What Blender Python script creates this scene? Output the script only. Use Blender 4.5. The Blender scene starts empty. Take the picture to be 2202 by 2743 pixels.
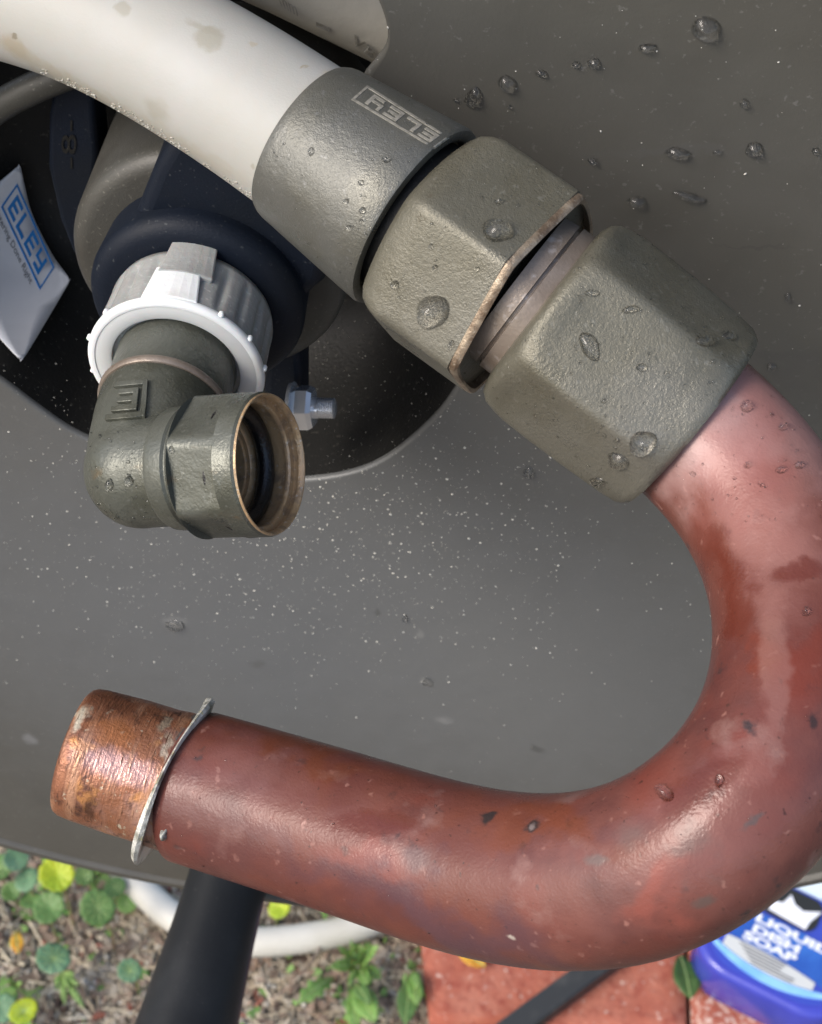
import bpy, bmesh, math, random
import numpy as np
from mathutils import Vector, Matrix, noise
from mathutils.bvhtree import BVHTree
from mathutils.geometry import tessellate_polygon

rnd = random.Random(11)
R_ = math.radians
scn = bpy.context.scene
COL = scn.collection

# ------------------------------------------------------------------ camera
# world: ground z = 0, reel side plate is the vertical plane y = 0 (front faces -y),
# reel axle at x = 0, z = HUB
HUB = 0.915
K = 4200.0                                   # focal length in photo pixels (2202 x 2743)
_th, _yw = 0.8454, -0.1239
_n = Vector((math.sin(_yw), -math.sin(_th)*math.cos(_yw), math.cos(_th)*math.cos(_yw)))
_Z = Vector((0, -_n.z/_n.y, 1)).normalized()
if _Z.y < 0: _Z = -_Z
_Y = -_n
_X = _Y.cross(_Z)
ROT = Matrix((_X, _Y, _Z))                   # camera axes -> world
_C = 0.263*Vector(((581-1101)/K, (1371.5-650)/K, -1))
CAM = ROT @ (-_C) + Vector((0, 0, HUB))

cam_data = bpy.data.cameras.new('camera')
cam = bpy.data.objects.new('camera', cam_data); COL.objects.link(cam)
cam.matrix_world = Matrix.Translation(CAM) @ ROT.to_4x4()
cam_data.sensor_fit = 'VERTICAL'; cam_data.sensor_height = 24.0
cam_data.lens = 24.0*K/2743.0
cam_data.clip_start = 0.01; cam_data.clip_end = 200
cam_data.dof.use_dof = True; cam_data.dof.focus_distance = 0.222
cam_data.dof.aperture_fstop = 40
scn.camera = cam

# ------------------------------------------------------------------ sky, sun, exposure
SUN_DIR = Vector((-0.60, -0.43, 0.67)).normalized()      # towards the sun
w = bpy.data.worlds.new('World'); scn.world = w; w.use_nodes = True
nt = w.node_tree
sky = nt.nodes.new('ShaderNodeTexSky'); sky.sky_type = 'NISHITA'; sky.sun_disc = False
sky.sun_elevation = math.asin(SUN_DIR.z); sky.sun_rotation = math.atan2(SUN_DIR.x, SUN_DIR.y)
sky.air_density = 1.0; sky.dust_density = 3.0; sky.ozone_density = 1.0
nt.nodes['Background'].inputs['Strength'].default_value = 0.15
nt.links.new(sky.outputs['Color'], nt.nodes['Background'].inputs['Color'])
sun_d = bpy.data.lights.new('sun', 'SUN'); sun_d.energy = 1.15; sun_d.angle = R_(26)
sun_d.color = (1.0, 0.965, 0.915)
sun = bpy.data.objects.new('sun', sun_d); COL.objects.link(sun)
sun.rotation_euler = (-SUN_DIR).to_track_quat('-Z', 'Y').to_euler()
scn.view_settings.view_transform = 'Standard'
scn.view_settings.look = 'None'
scn.view_settings.exposure = 0.75
scn.view_settings.gamma = 1.0
scn.view_settings.use_curve_mapping = False
scn.render.engine = 'CYCLES'
scn.cycles.use_denoising = True
scn.cycles.max_bounces = 10
scn.cycles.transmission_bounces = 8

# ------------------------------------------------------------------ geometry helpers
def dirw(v): return (ROT @ Vector(v)).normalized()
def ray(px, py): return ROT @ Vector(((px-1101)/K, (1371.5-py)/K, -1))
def W(px, py, d): return CAM + d*ray(px, py)
def onY(px, py, y):
    r = ray(px, py); return CAM + r*((y-CAM.y)/r.y)
def onZ(px, py, z):
    r = ray(px, py); return CAM + r*((z-CAM.z)/r.z)

SURF = {}
def mk(name, V, F, mat, parent=None, smooth=True, surf=None, sharp=None):
    """one mesh object from world-space vertices; origin at its own middle"""
    V = [Vector(v) for v in V]
    lo = Vector([min(v[i] for v in V) for i in range(3)]); hi = Vector([max(v[i] for v in V) for i in range(3)])
    c = (lo+hi)/2
    me = bpy.data.meshes.new(name)
    me.from_pydata([tuple(v-c) for v in V], [], [tuple(f) for f in F])
    me.validate()
    bm = bmesh.new(); bm.from_mesh(me)
    bmesh.ops.recalc_face_normals(bm, faces=bm.faces[:])
    bm.to_mesh(me); bm.free()
    if mat is not None:
        for m in (mat if isinstance(mat, (list, tuple)) else [mat]): me.materials.append(m)
    if smooth:
        me.polygons.foreach_set('use_smooth', [True]*len(me.polygons))
        if sharp: me.set_sharp_from_angle(angle=R_(sharp))
    o = bpy.data.objects.new(name, me); COL.objects.link(o)
    if parent is not None:
        o.parent = parent; o.location = c - base_of(parent)
    else:
        o.location = c
    BASE[o.name] = c
    if surf: SURF[surf] = BVHTree.FromPolygons(V, [list(f) for f in F])
    return o
BASE = {}
def base_of(o): return BASE[o.name]
def thing(name, loc, label, cat, group=None):
    o = bpy.data.objects.new(name, None); COL.objects.link(o)
    o.location = Vector(loc); BASE[o.name] = Vector(loc); o.empty_display_size = 0.01
    return tag(o, label, cat, group)
def tag(o, label, cat=None, group=None, kind=None):
    if label: o['label'] = label
    if cat: o['category'] = cat
    if group: o['group'] = group
    if kind: o['kind'] = kind
    return o

def frame_axis(d, ref):
    d = Vector(d).normalized(); f = Vector(ref); f = (f - d*f.dot(d)).normalized(); g = d.cross(f)
    return d, f, g
def lathe(p0, d, prof, seg=64, ref=(0, 0, 1), rfun=None, closed=False, caps=True):
    """prof: (s, r[, k]) rows along the axis; rfun(phi, row) scales the radius"""
    d, f, g = frame_axis(d, ref); p0 = Vector(p0); V = []; F = []
    n = len(prof)
    for row in prof:
        for j in range(seg):
            a = 2*math.pi*j/seg
            r = row[1]*(rfun(a, row) if rfun else 1.0)
            V.append(p0 + d*row[0] + (f*math.cos(a)+g*math.sin(a))*r)
    for i in range(n-1 if not closed else n):
        i2 = (i+1) % n
        for j in range(seg):
            j2 = (j+1) % seg
            F.append((i*seg+j, i*seg+j2, i2*seg+j2, i2*seg+j))
    if caps and not closed:
        F.append(tuple(range(seg-1, -1, -1))); F.append(tuple((n-1)*seg+j for j in range(seg)))
    return V, F
def catmull(P, step):
    """resample a list of vectors (any dimension as numpy rows) smoothly"""
    P = [np.array(p, float) for p in P]; out = []
    for i in range(len(P)-1):
        a = P[max(i-1, 0)]; b = P[i]; c = P[i+1]; d = P[min(i+2, len(P)-1)]
        L = np.linalg.norm((c-b)[:3]); m = max(2, int(L/step))
        for k in range(m):
            t = k/m
            out.append(0.5*((2*b)+(-a+c)*t+(2*a-5*b+4*c-d)*t*t+(-a+3*b-3*c+d)*t**3))
    out.append(P[-1]); return out
def smooth_path(P, it):
    P = [np.array(p) for p in P]
    for _ in range(it):
        Q = [P[0]]
        for i in range(1, len(P)-1): Q.append((P[i-1]+2*P[i]+P[i+1])/4)
        Q.append(P[-1]); P = Q
    return P
def sweep(path, rad, seg=32, jitter=None, caps=True, ref=(0, 0, 1), squash=1.0):
    P = [Vector(p[:3]) for p in path]; n = len(P); V = []; F = []
    t0 = (P[1]-P[0]).normalized(); f = Vector(ref); f = (f-t0*f.dot(t0)).normalized()
    for i in range(n):
        t = (P[min(i+1, n-1)]-P[max(i-1, 0)]).normalized()
        f = (f-t*f.dot(t)).normalized(); g = t.cross(f)
        r = rad(i/(n-1)) if callable(rad) else rad
        for j in range(seg):
            a = 2*math.pi*j/seg
            rr = r*(1+(jitter(i, j) if jitter else 0))
            V.append(P[i]+(f*math.cos(a)*squash+g*math.sin(a))*rr)
    for i in range(n-1):
        for j in range(seg):
            j2 = (j+1) % seg
            F.append((i*seg+j, i*seg+j2, (i+1)*seg+j2, (i+1)*seg+j))
    if caps:
        F.append(tuple(range(seg-1, -1, -1))); F.append(tuple((n-1)*seg+j for j in range(seg)))
    return V, F
def extrude_poly(P, d):
    """closed solid from a planar outline and an offset vector"""
    d = Vector(d); n = len(P); V = [Vector(p) for p in P]+[Vector(p)+d for p in P]
    F = [tuple(range(n)), tuple(range(2*n-1, n-1, -1))]
    for i in range(n):
        j = (i+1) % n; F.append((i, i+n, j+n, j))
    return V, F
def bevel(o, width, seg=2, ang=35):
    m = o.modifiers.new('bevel', 'BEVEL'); m.width = width; m.segments = seg
    m.limit_method = 'ANGLE'; m.angle_limit = R_(ang)
    return o
def hit(surf, px, py):
    r = ray(px, py).normalized()
    loc, nor, idx, dist = SURF[surf].ray_cast(CAM, r)
    if loc is None: return None, None
    if nor.dot(r) > 0: nor = -nor
    return loc, nor
def join(parts):
    V = []; F = []
    for v, f in parts:
        k = len(V); V += list(v); F += [tuple(i+k for i in q) for q in f]
    return V, F
def blob(surf, cx, cy, rx, ry, rot=0, h=0.0003, seg=22, rings=6, wob=0.12, seed=0, dome=True, lift=0.0):
    """a closed drop or film that follows the surface under it"""
    rr = random.Random(seed*7919+int(cx*13+cy)); ph = [rr.uniform(0, 6.28) for _ in range(4)]
    am = [rr.uniform(.4, 1)*wob for _ in range(4)]
    ca, sa = math.cos(rot), math.sin(rot)
    top = []; bot = []
    c0 = None
    pts = [(0, 0)]
    for i in range(1, rings+1):
        t = i/rings
        for j in range(seg):
            a = 2*math.pi*j/seg
            k = t*(1+t*sum(am[q]*math.sin((q+1)*a+ph[q])/(q+1)**.5 for q in range(4)))
            x, y = rx*k*math.cos(a), ry*k*math.sin(a)
            pts.append((x*ca-y*sa, x*sa+y*ca))
    for idx, (x, y) in enumerate(pts):
        loc, nor = hit(surf, cx+x, cy+y)
        if loc is None: return None
        if c0 is None: c0 = loc
        if (loc-c0).length > 0.02: return None
        i = 0 if idx == 0 else 1+(idx-1)//seg
        t = i/rings
        hh = h*1.15*(max(0, 1-t*t)**.9 if dome else (1 if t < .99 else 0)*(1-.5*t**4)) + lift
        top.append(loc+nor*hh); bot.append(loc-nor*0.00006)
    n = len(top); V = top+bot; F = []
    for off, fl in ((0, 1), (n, 0)):
        for j in range(seg):
            j2 = (j+1) % seg
            F.append((off, off+1+j, off+1+j2))
            for i in range(1, rings):
                a = off+1+(i-1)*seg
                F.append((a+j, a+seg+j, a+seg+j2, a+j2))
    a = 1+(rings-1)*seg
    for j in range(seg):
        j2 = (j+1) % seg; F.append((a+j, n+a+j, n+a+j2, a+j2))
    return V, F
def quadmap(c, u, v):
    """corners (u0v0, u1v0, u1v1, u0v1) in photo pixels"""
    a = [(1-u)*(1-v), u*(1-v), u*v, (1-u)*v]
    return sum(a[i]*c[i][0] for i in range(4)), sum(a[i]*c[i][1] for i in range(4))
def strip(surf, corners, rect, h, nu=6, nv=2, eps=0.00003):
    """raised bar on a surface; rect=(u0,v0,u1,v1)"""
    top = []; bot = []
    u0, v0, u1, v1 = rect
    for i in range(nu+1):
        for j in range(nv+1):
            px, py = quadmap(corners, u0+(u1-u0)*i/nu, v0+(v1-v0)*j/nv)
            loc, nor = hit(surf, px, py)
            if loc is None: return [], []
            top.append(loc+nor*h); bot.append(loc-nor*eps)
    n = len(top); V = top+bot; F = []
    m = nv+1
    for i in range(nu):
        for j in range(nv):
            F.append((i*m+j, (i+1)*m+j, (i+1)*m+j+1, i*m+j+1))
            F.append((n+i*m+j, n+i*m+j+1, n+(i+1)*m+j+1, n+(i+1)*m+j))
    edge = [i*m for i in range(nu+1)]+[nu*m+j for j in range(1, m)]+[i*m+nv for i in range(nu-1, -1, -1)]+[j for j in range(nv-1, 0, -1)]
    for a, b in zip(edge, edge[1:]+edge[:1]): F.append((a, n+a, n+b, b))
    return V, F
def text_flat(s, offset=0.0, shear=0.0, spacing=1.0):
    cu = bpy.data.curves.new('t', 'FONT'); cu.body = s; cu.offset = offset; cu.shear = shear
    cu.space_character = spacing; cu.resolution_u = 3
    ob = bpy.data.objects.new('t', cu); COL.objects.link(ob)
    dg = bpy.context.evaluated_depsgraph_get(); dg.update()
    me = bpy.data.meshes.new_from_object(ob.evaluated_get(dg))
    V = [(v.co.x, v.co.y) for v in me.vertices]; F = [tuple(p.vertices) for p in me.polygons]
    bpy.data.objects.remove(ob); bpy.data.curves.remove(cu); bpy.data.meshes.remove(me)
    x0 = min(v[0] for v in V); x1 = max(v[0] for v in V); y0 = min(v[1] for v in V); y1 = max(v[1] for v in V)
    return [((x-x0)/(x1-x0), (y-y0)/(y1-y0)) for x, y in V], F
def text_on(surf, corners, s, h, **kw):
    V2, F = text_flat(s, **kw); V = []
    for u, v in V2:
        px, py = quadmap(corners, u, v); loc, nor = hit(surf, px, py)
        if loc is None: return [], []
        V.append(loc+nor*h)
    return V, F

# ------------------------------------------------------------------ materials
def mat(name, col, rough=.5, metal=0.0, var=None, bump=(), rvar=None, spec=.5, coat=0.0, trans=0.0, ior=1.45, sss=0.0):
    """var: list of (scale, lo, hi, colour, detail) noise-masked colours; bump: (scale, dist, detail);
    rvar: (scale, lo, hi, rough)"""
    m = bpy.data.materials.new(name); m.use_nodes = True; t = m.node_tree; N = t.nodes; L = t.links
    b = N['Principled BSDF']
    b.inputs['Roughness'].default_value = rough; b.inputs['Metallic'].default_value = metal
    b.inputs['Specular IOR Level'].default_value = spec; b.inputs['IOR'].default_value = ior
    b.inputs['Coat Weight'].default_value = coat; b.inputs['Transmission Weight'].default_value = trans
    b.inputs['Coat Roughness'].default_value = .15
    if sss:
        b.inputs['Subsurface Weight'].default_value = sss; b.inputs['Subsurface Scale'].default_value = .003
    tc = N.new('ShaderNodeTexCoord')
    def nz(scale, detail=4, rough_=.55, dist=0.0):
        x = N.new('ShaderNodeTexNoise'); x.inputs['Scale'].default_value = scale
        x.inputs['Detail'].default_value = detail; x.inputs['Roughness'].default_value = rough_
        x.inputs['Distortion'].default_value = dist
        L.new(tc.outputs['Object'], x.inputs['Vector']); return x.outputs['Fac']
    def ramp(sock, lo, hi):
        x = N.new('ShaderNodeMapRange'); x.inputs['From Min'].default_value = lo; x.inputs['From Max'].default_value = hi
        L.new(sock, x.inputs['Value']); return x.outputs['Result']
    rgb = N.new('ShaderNodeRGB'); rgb.outputs[0].default_value = (*col, 1); cur = rgb.outputs[0]
    for k in (var or ()):
        sc, lo, hi, c = k[:4]; det = k[4] if len(k) > 4 else 4; dis = k[5] if len(k) > 5 else 0
        mx = N.new('ShaderNodeMix'); mx.data_type = 'RGBA'
        L.new(ramp(nz(sc, det, .55, dis), lo, hi), mx.inputs['Factor']); L.new(cur, mx.inputs['A'])
        mx.inputs['B'].default_value = (*c, 1); cur = mx.outputs['Result']
    L.new(cur, b.inputs['Base Color'])
    if rvar:
        sc, lo, hi, r2 = rvar[:4]
        mx = N.new('ShaderNodeMix'); mx.data_type = 'FLOAT'
        L.new(ramp(nz(sc, 3), lo, hi), mx.inputs['Factor']); mx.inputs['A'].default_value = rough; mx.inputs['B'].default_value = r2
        L.new(mx.outputs['Result'], b.inputs['Roughness'])
    prev = None
    for sc, dist, det in bump:
        bp = N.new('ShaderNodeBump'); bp.inputs['Distance'].default_value = dist; bp.inputs['Strength'].default_value = 1.0
        L.new(nz(sc, det), bp.inputs['Height'])
        if prev: L.new(prev, bp.inputs['Normal'])
        prev = bp.outputs['Normal']
    if prev: L.new(prev, b.inputs['Normal'])
    return m

M = {}
M['plate'] = mat('painted_grey_metal', (.086, .082, .069), .38, 0, var=[(14, .42, .62, (.095, .091, .078)), (45, .5, .7, (.080, .076, .064)), (900, .66, .74, (.135, .13, .115), 2)],
                 bump=[(1800, .00004, 3), (120, .0002, 2)], rvar=(25, .4, .65, .47), spec=.6)
M['black'] = mat('dusty_black', (.0145, .0142, .0132), .5, 0, var=[(900, .64, .72, (.05, .047, .04), 3), (170, .62, .75, (.02, .019, .016))], bump=[(1500, .0001, 3)], spec=.25)  # near-black colour with pale specks, for bowl, drum core and shank
M['navy'] = mat('navy_black_plastic', (.0045, .0078, .0155), .55, 0, var=[(1300, .66, .75, (.045, .05, .055), 2), (60, .45, .7, (.007, .0095, .014))], bump=[(2200, .00005, 2)], spec=.25)
M['hub'] = mat('grey_cast_hub', (.06, .058, .05), .45, .1, var=[(1500, .64, .72, (.13, .125, .105), 2), (120, .45, .7, (.05, .047, .04))], bump=[(2500, .00006, 3)])
M['cast'] = mat('rough_cast_grey_brass', (.138, .130, .098), .38, .3, var=[(70, .45, .68, (.108, .099, .068)), (1300, .6, .7, (.18, .172, .138), 3), (260, .66, .75, (.078, .068, .045)), (28, .5, .66, (.165, .158, .130))],
                bump=[(2200, .00009, 3), (5600, .00007, 2), (220, .00022, 3)], rvar=(70, .44, .58, .22))
M['ferrule'] = mat('dark_pewter', (.128, .128, .114), .38, .4, var=[(60, .45, .7, (.112, .108, .085)), (1300, .62, .72, (.18, .18, .17), 3), (330, .70, .76, (.07, .13, .12))],
                   bump=[(2500, .00007, 3), (6000, .00005, 2), (240, .0002, 2)], rvar=(80, .45, .6, .26))
M['elbow'] = mat('olive_grey_cast', (.108, .113, .095), .34, .3, var=[(75, .42, .66, (.072, .074, .056)), (1300, .6, .7, (.13, .134, .115), 3), (230, .66, .76, (.12, .095, .06))],
                 bump=[(2200, .00008, 3), (240, .0002, 2)], rvar=(110, .42, .6, .18))
M['brass'] = mat('bare_brass_cut', (.40, .32, .23), .38, .5, var=[(400, .4, .65, (.17, .12, .08), 5), (1500, .6, .7, (.45, .38, .29))], bump=[(2500, .00012, 4)])
M['neck'] = mat('dull_brass_neck', (.23, .19, .155), .36, .3, var=[(160, .4, .65, (.16, .125, .095)), (500, .6, .7, (.33, .29, .26))], bump=[(2000, .00006, 3)])
M['bore'] = mat('wet_bronze_bore', (.52, .35, .19), .28, .35, var=[(500, .5, .66, (.34, .24, .15)), (1500, .6, .7, (.60, .50, .38))], bump=[(1300, .00015, 3)], coat=.3)
M['rubber'] = mat('black_rubber_seal', (.008, .008, .009), .18, 0, bump=[(2500, .00012, 3)])
M['copper'] = mat('oxidised_copper', (.135, .043, .030), .36, .04,
                  var=[(30, .40, .60, (.115, .034, .027)), (20, .5, .7, (.185, .072, .058)), (75, .48, .72, (.085, .032, .030)), (55, .52, .74, (.175, .042, .029)), (120, .6, .7, (.20, .10, .085), 5), (520, .67, .74, (.26, .12, .095), 2), (260, .66, .74, (.05, .03, .03), 3), (1100, .68, .74, (.07, .028, .022), 2)],
                  bump=[(600, .00006, 3), (2600, .00004, 2), (90, .0003, 2)], rvar=(40, .42, .64, .2), spec=.38)
M['bare'] = mat('bare_orange_copper', (.30, .125, .065), .30, .4,
                var=[(130, .42, .6, (.175, .07, .042)), (70, .50, .66, (.40, .24, .19)), (420, .56, .68, (.09, .042, .03), 4), (900, .64, .72, (.5, .42, .31)), (240, .58, .68, (.42, .19, .07))],
                bump=[(400, .0002, 5), (2400, .00010, 3)], rvar=(160, .42, .6, .5))
M['zinc'] = mat('tarnished_zinc_ring', (.62, .61, .55), .4, .2, var=[(380, .45, .62, (.2, .2, .15), 4), (900, .62, .7, (.55, .5, .3))], bump=[(1500, .00025, 4)])
M['solder'] = mat('grey_solder', (.36, .36, .32), .35, .3, var=[(600, .5, .64, (.15, .15, .13), 4)], bump=[(900, .0005, 4)])
M['chrome'] = mat('bright_steel', (.78, .78, .78), .26, .7, bump=[(900, .00005, 2)])
M['hose'] = mat('off_white_hose', (.385, .377, .342), .52, 0, var=[(16, .5, .72, (.36, .355, .32)), (55, .52, .72, (.395, .39, .365)), (240, .72, .75, (.36, .34, .28), 3), (1400, .73, .77, (.40, .38, .33), 2)],
                bump=[(220, .00008, 3), (2600, .00003, 2)], sss=.1)
M['hose2'] = mat('hose_lit_tone', (.60, .575, .50), .5, 0, var=[(20, .45, .7, (.52, .49, .41))], bump=[(300, .0002, 3)])  # same hose lightened: sunlight on the loop and a brighter coil painted in
M['hosetan'] = mat('yellowed_hose_stain', (.66, .58, .38), .4, 0)
M['grime'] = mat('damp_hose_grime', (.30, .28, .23), .5, 0, var=[(900, .45, .6, (.42, .41, .37))])
M['milky'] = mat('milky_clear_plastic', (.36, .365, .35), .26, 0, var=[(90, .45, .65, (.29, .295, .285)), (1200, .6, .7, (.46, .46, .45), 3)], bump=[(900, .0001, 3)], sss=.2)
M['white'] = mat('white_plastic', (.80, .81, .80), .35, 0, var=[(120, .55, .72, (.66, .66, .63))], sss=.1, bump=[(1200, .00004, 2)])
M['offwhite'] = mat('pale_grey_plastic_face', (.60, .61, .595), .38, 0, var=[(90, .5, .7, (.52, .53, .51)), (1500, .68, .74, (.8, .8, .78))], sss=.1)
M['sticker'] = mat('white_sticker_paper', (.70, .705, .72), .35, 0, var=[(90, .45, .7, (.64, .645, .66))])
M['blue'] = mat('blue_sticker_ink', (.025, .19, .50), .35, 0)
M['greyink'] = mat('grey_ink', (.16, .16, .165), .5, 0)
M['etch'] = mat('etched_pale_metal', (.36, .34, .29), .42, .35, var=[(1500, .45, .65, (.22, .21, .18), 3)])
M['handle'] = mat('black_rubber_grip', (.0135, .0155, .0185), .42, 0, var=[(55, .5, .72, (.022, .0245, .028)), (1300, .7, .75, (.07, .07, .07), 2)], bump=[(1500, .00006, 2)], spec=.45)
M['water'] = mat('clear_water', (1, 1, 1), .0, 0, trans=1.0, ior=1.333)
M['dust'] = mat('pale_dried_speck', (.58, .56, .49), .4, 0)
M['darkstain'] = mat('black_copper_stain', (.035, .03, .03), .5, .2, var=[(900, .5, .65, (.07, .06, .06))])
M['greenstain'] = mat('grey_green_copper_stain', (.13, .14, .13), .5, .2, var=[(900, .5, .62, (.2, .12, .1))])

def add_spots(m, spots, amp=.0012, nscale=420):
    """stains, wet skins and painted-in sheen at places on a surface: (point, rx, ry, turn, colour, strength, soft, roughness or None)"""
    t = m.node_tree; N = t.nodes; L = t.links; b = N['Principled BSDF']
    geo = N.new('ShaderNodeNewGeometry'); nz = N.new('ShaderNodeTexNoise'); nz.inputs['Scale'].default_value = nscale; nz.inputs['Detail'].default_value = 4
    L.new(geo.outputs['Position'], nz.inputs['Vector'])
    sub = N.new('ShaderNodeVectorMath'); sub.operation = 'SUBTRACT'; L.new(nz.outputs['Color'], sub.inputs[0]); sub.inputs[1].default_value = (.5, .5, .5)
    mad = N.new('ShaderNodeVectorMath'); mad.operation = 'MULTIPLY_ADD'; L.new(sub.outputs[0], mad.inputs[0]); mad.inputs[1].default_value = (amp*2,)*3
    L.new(geo.outputs['Position'], mad.inputs[2])
    nz2 = N.new('ShaderNodeTexNoise'); nz2.inputs['Scale'].default_value = 130; nz2.inputs['Detail'].default_value = 5; L.new(geo.outputs['Position'], nz2.inputs['Vector'])
    sub2 = N.new('ShaderNodeVectorMath'); sub2.operation = 'SUBTRACT'; L.new(nz2.outputs['Color'], sub2.inputs[0]); sub2.inputs[1].default_value = (.5, .5, .5)
    mad2 = N.new('ShaderNodeVectorMath'); mad2.operation = 'MULTIPLY_ADD'; L.new(sub2.outputs[0], mad2.inputs[0]); mad2.inputs[1].default_value = (amp*14,)*3
    L.new(mad.outputs[0], mad2.inputs[2])
    for p, rx, ry, turn, colr, strength, soft, rg in spots:
        if p is None: continue
        mp = N.new('ShaderNodeMapping'); mp.vector_type = 'TEXTURE'; mp.inputs['Location'].default_value = p
        mp.inputs['Rotation'].default_value = (ROT @ Matrix.Rotation(-turn, 3, 'Z')).to_euler(); mp.inputs['Scale'].default_value = (rx, ry, max(rx, ry))
        L.new((mad2 if min(rx, ry) > .0022 and soft >= .5 else mad).outputs[0], mp.inputs['Vector'])
        ln = N.new('ShaderNodeVectorMath'); ln.operation = 'LENGTH'; L.new(mp.outputs[0], ln.inputs[0])
        mr = N.new('ShaderNodeMapRange'); mr.interpolation_type = 'SMOOTHSTEP'
        mr.inputs['From Min'].default_value = 1+soft; mr.inputs['From Max'].default_value = max(0, 1-soft); mr.inputs['To Max'].default_value = strength
        L.new(ln.outputs['Value'], mr.inputs['Value'])
        src = b.inputs['Base Color'].links[0].from_socket
        mx = N.new('ShaderNodeMix'); mx.data_type = 'RGBA'; L.new(mr.outputs[0], mx.inputs['Factor']); L.new(src, mx.inputs['A']); mx.inputs['B'].default_value = (*colr, 1)
        L.new(mx.outputs['Result'], b.inputs['Base Color'])
        if rg is not None:
            mf = N.new('ShaderNodeMix'); mf.data_type = 'FLOAT'; L.new(mr.outputs[0], mf.inputs['Factor'])
            if b.inputs['Roughness'].links: L.new(b.inputs['Roughness'].links[0].from_socket, mf.inputs['A'])
            else: mf.inputs['A'].default_value = b.inputs['Roughness'].default_value
            mf.inputs['B'].default_value = rg; L.new(mf.outputs['Result'], b.inputs['Roughness'])
def px_spot(surf, px, py, rx, ry, turn, colr, strength=.9, soft=.25, rg=None):
    loc, nor = hit(surf, px, py)
    k = (loc-CAM).length/K if loc else 0
    return (loc, rx*k, ry*k, R_(turn), colr, strength, soft, rg)
def rings_along(m, axis, k, layers, bumpd):
    """noise squeezed along an axis: tool marks that run round a turned part"""
    t = m.node_tree; N = t.nodes; L = t.links; b = N['Principled BSDF']
    tc = N.new('ShaderNodeTexCoord'); dt = N.new('ShaderNodeVectorMath'); dt.operation = 'DOT_PRODUCT'
    L.new(tc.outputs['Object'], dt.inputs[0]); dt.inputs[1].default_value = axis
    sc = N.new('ShaderNodeVectorMath'); sc.operation = 'SCALE'; sc.inputs[0].default_value = tuple(a*k for a in axis); L.new(dt.outputs['Value'], sc.inputs['Scale'])
    ad = N.new('ShaderNodeVectorMath'); ad.operation = 'ADD'; L.new(tc.outputs['Object'], ad.inputs[0]); L.new(sc.outputs[0], ad.inputs[1])
    last = None
    for scale, lo, hi, colr in layers:
        nz = N.new('ShaderNodeTexNoise'); nz.inputs['Scale'].default_value = scale; nz.inputs['Detail'].default_value = 3; L.new(ad.outputs[0], nz.inputs['Vector'])
        mr = N.new('ShaderNodeMapRange'); mr.inputs['From Min'].default_value = lo; mr.inputs['From Max'].default_value = hi; L.new(nz.outputs['Fac'], mr.inputs['Value'])
        src = b.inputs['Base Color'].links[0].from_socket
        mx = N.new('ShaderNodeMix'); mx.data_type = 'RGBA'; L.new(mr.outputs[0], mx.inputs['Factor']); L.new(src, mx.inputs['A']); mx.inputs['B'].default_value = (*colr, 1)
        L.new(mx.outputs['Result'], b.inputs['Base Color']); last = nz
    bp_n = N.new('ShaderNodeBump'); bp_n.inputs['Distance'].default_value = bumpd; L.new(last.outputs['Fac'], bp_n.inputs['Height'])
    if b.inputs['Normal'].links: L.new(b.inputs['Normal'].links[0].from_socket, bp_n.inputs['Normal'])
    L.new(bp_n.outputs['Normal'], b.inputs['Normal'])

# ================================================================== the setting
def soil_material():
    return mat('damp_soil', (.21, .175, .135), .85, 0,
               var=[(22, .42, .62, (.2, .165, .12)), (90, .5, .66, (.07, .052, .038)), (260, .58, .68, (.32, .28, .22), 3), (50, .62, .72, (.16, .08, .055)), (600, .64, .7, (.42, .38, .31), 2)],
               bump=[(180, .004, 5), (700, .0015, 3)], spec=.2)
M['soil'] = soil_material()
def ground_h(x, y):
    p = Vector((x*9, y*9, 0)); return .010*noise.noise(p)+.004*noise.noise(p*4)
xs = [-60, -20, -8, -3, -1.5]+[-.75+.0125*i for i in range(121)]+[1.5, 3, 8, 20, 60]
ys = [-60, -20, -8, -3, -1.2]+[-.45+.0125*i for i in range(113)]+[1.6, 3, 8, 20, 60]
GV = []; GF = []
for y in ys:
    for x in xs:
        near = abs(x) < .8 and -.5 < y < 1.0
        GV.append((x, y, ground_h(x, y) if near else -.002))
nx = len(xs)
for j in range(len(ys)-1):
    for i in range(nx-1):
        a = j*nx+i; GF.append((a, a+1, a+nx+1, a+nx))
tag(mk('ground', GV, GF, M['soil']), 'bare damp soil under the hose reel', kind='structure')

# ================================================================== the hose reel
reel = thing('hose_reel', (0, 0, HUB), 'dark grey metal hose reel with round side plate and black recessed hub', 'hose reel')
RIM = .2345
hole_px = [(750, 1290), (900, 1276), (1018, 1236), (1130, 1150), (1208, 1060), (1275, 930), (1300, 780), (1270, 620), (1180, 470), (1085, 345),
           (1030, 280), (985, 236), (972, 210), (988, 186), (1010, 160), (1032, 128), (1037, 85), (1022, 30), (995, -30), (940, -110), (820, -190), (600, -240), (300, -250), (0, -200),
           (-200, -60), (-320, 150), (-345, 400), (-320, 640), (-240, 830), (-120, 942), (0, 1018), (110, 1100), (216, 1168), (400, 1240), (580, 1280)]
hole = [onY(px, py, 0) for px, py in hole_px]
hole = [Vector((p[0], 0, p[2])) for p in catmull([tuple(h) for h in hole]+[tuple(hole[0])], .002)[:-1]]
def offset_loop(P, d):
    n = len(P); Q = []
    for i in range(n):
        t = P[(i+2) % n]-P[i-2]; nn = Vector((t.z, 0, -t.x)).normalized(); Q.append(P[i]+nn*d)
    # smooth
    for _ in range(6):
        Q = [(Q[i-1]+2*Q[i]+Q[(i+1) % n])/4 for i in range(n)]
    return Q
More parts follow.
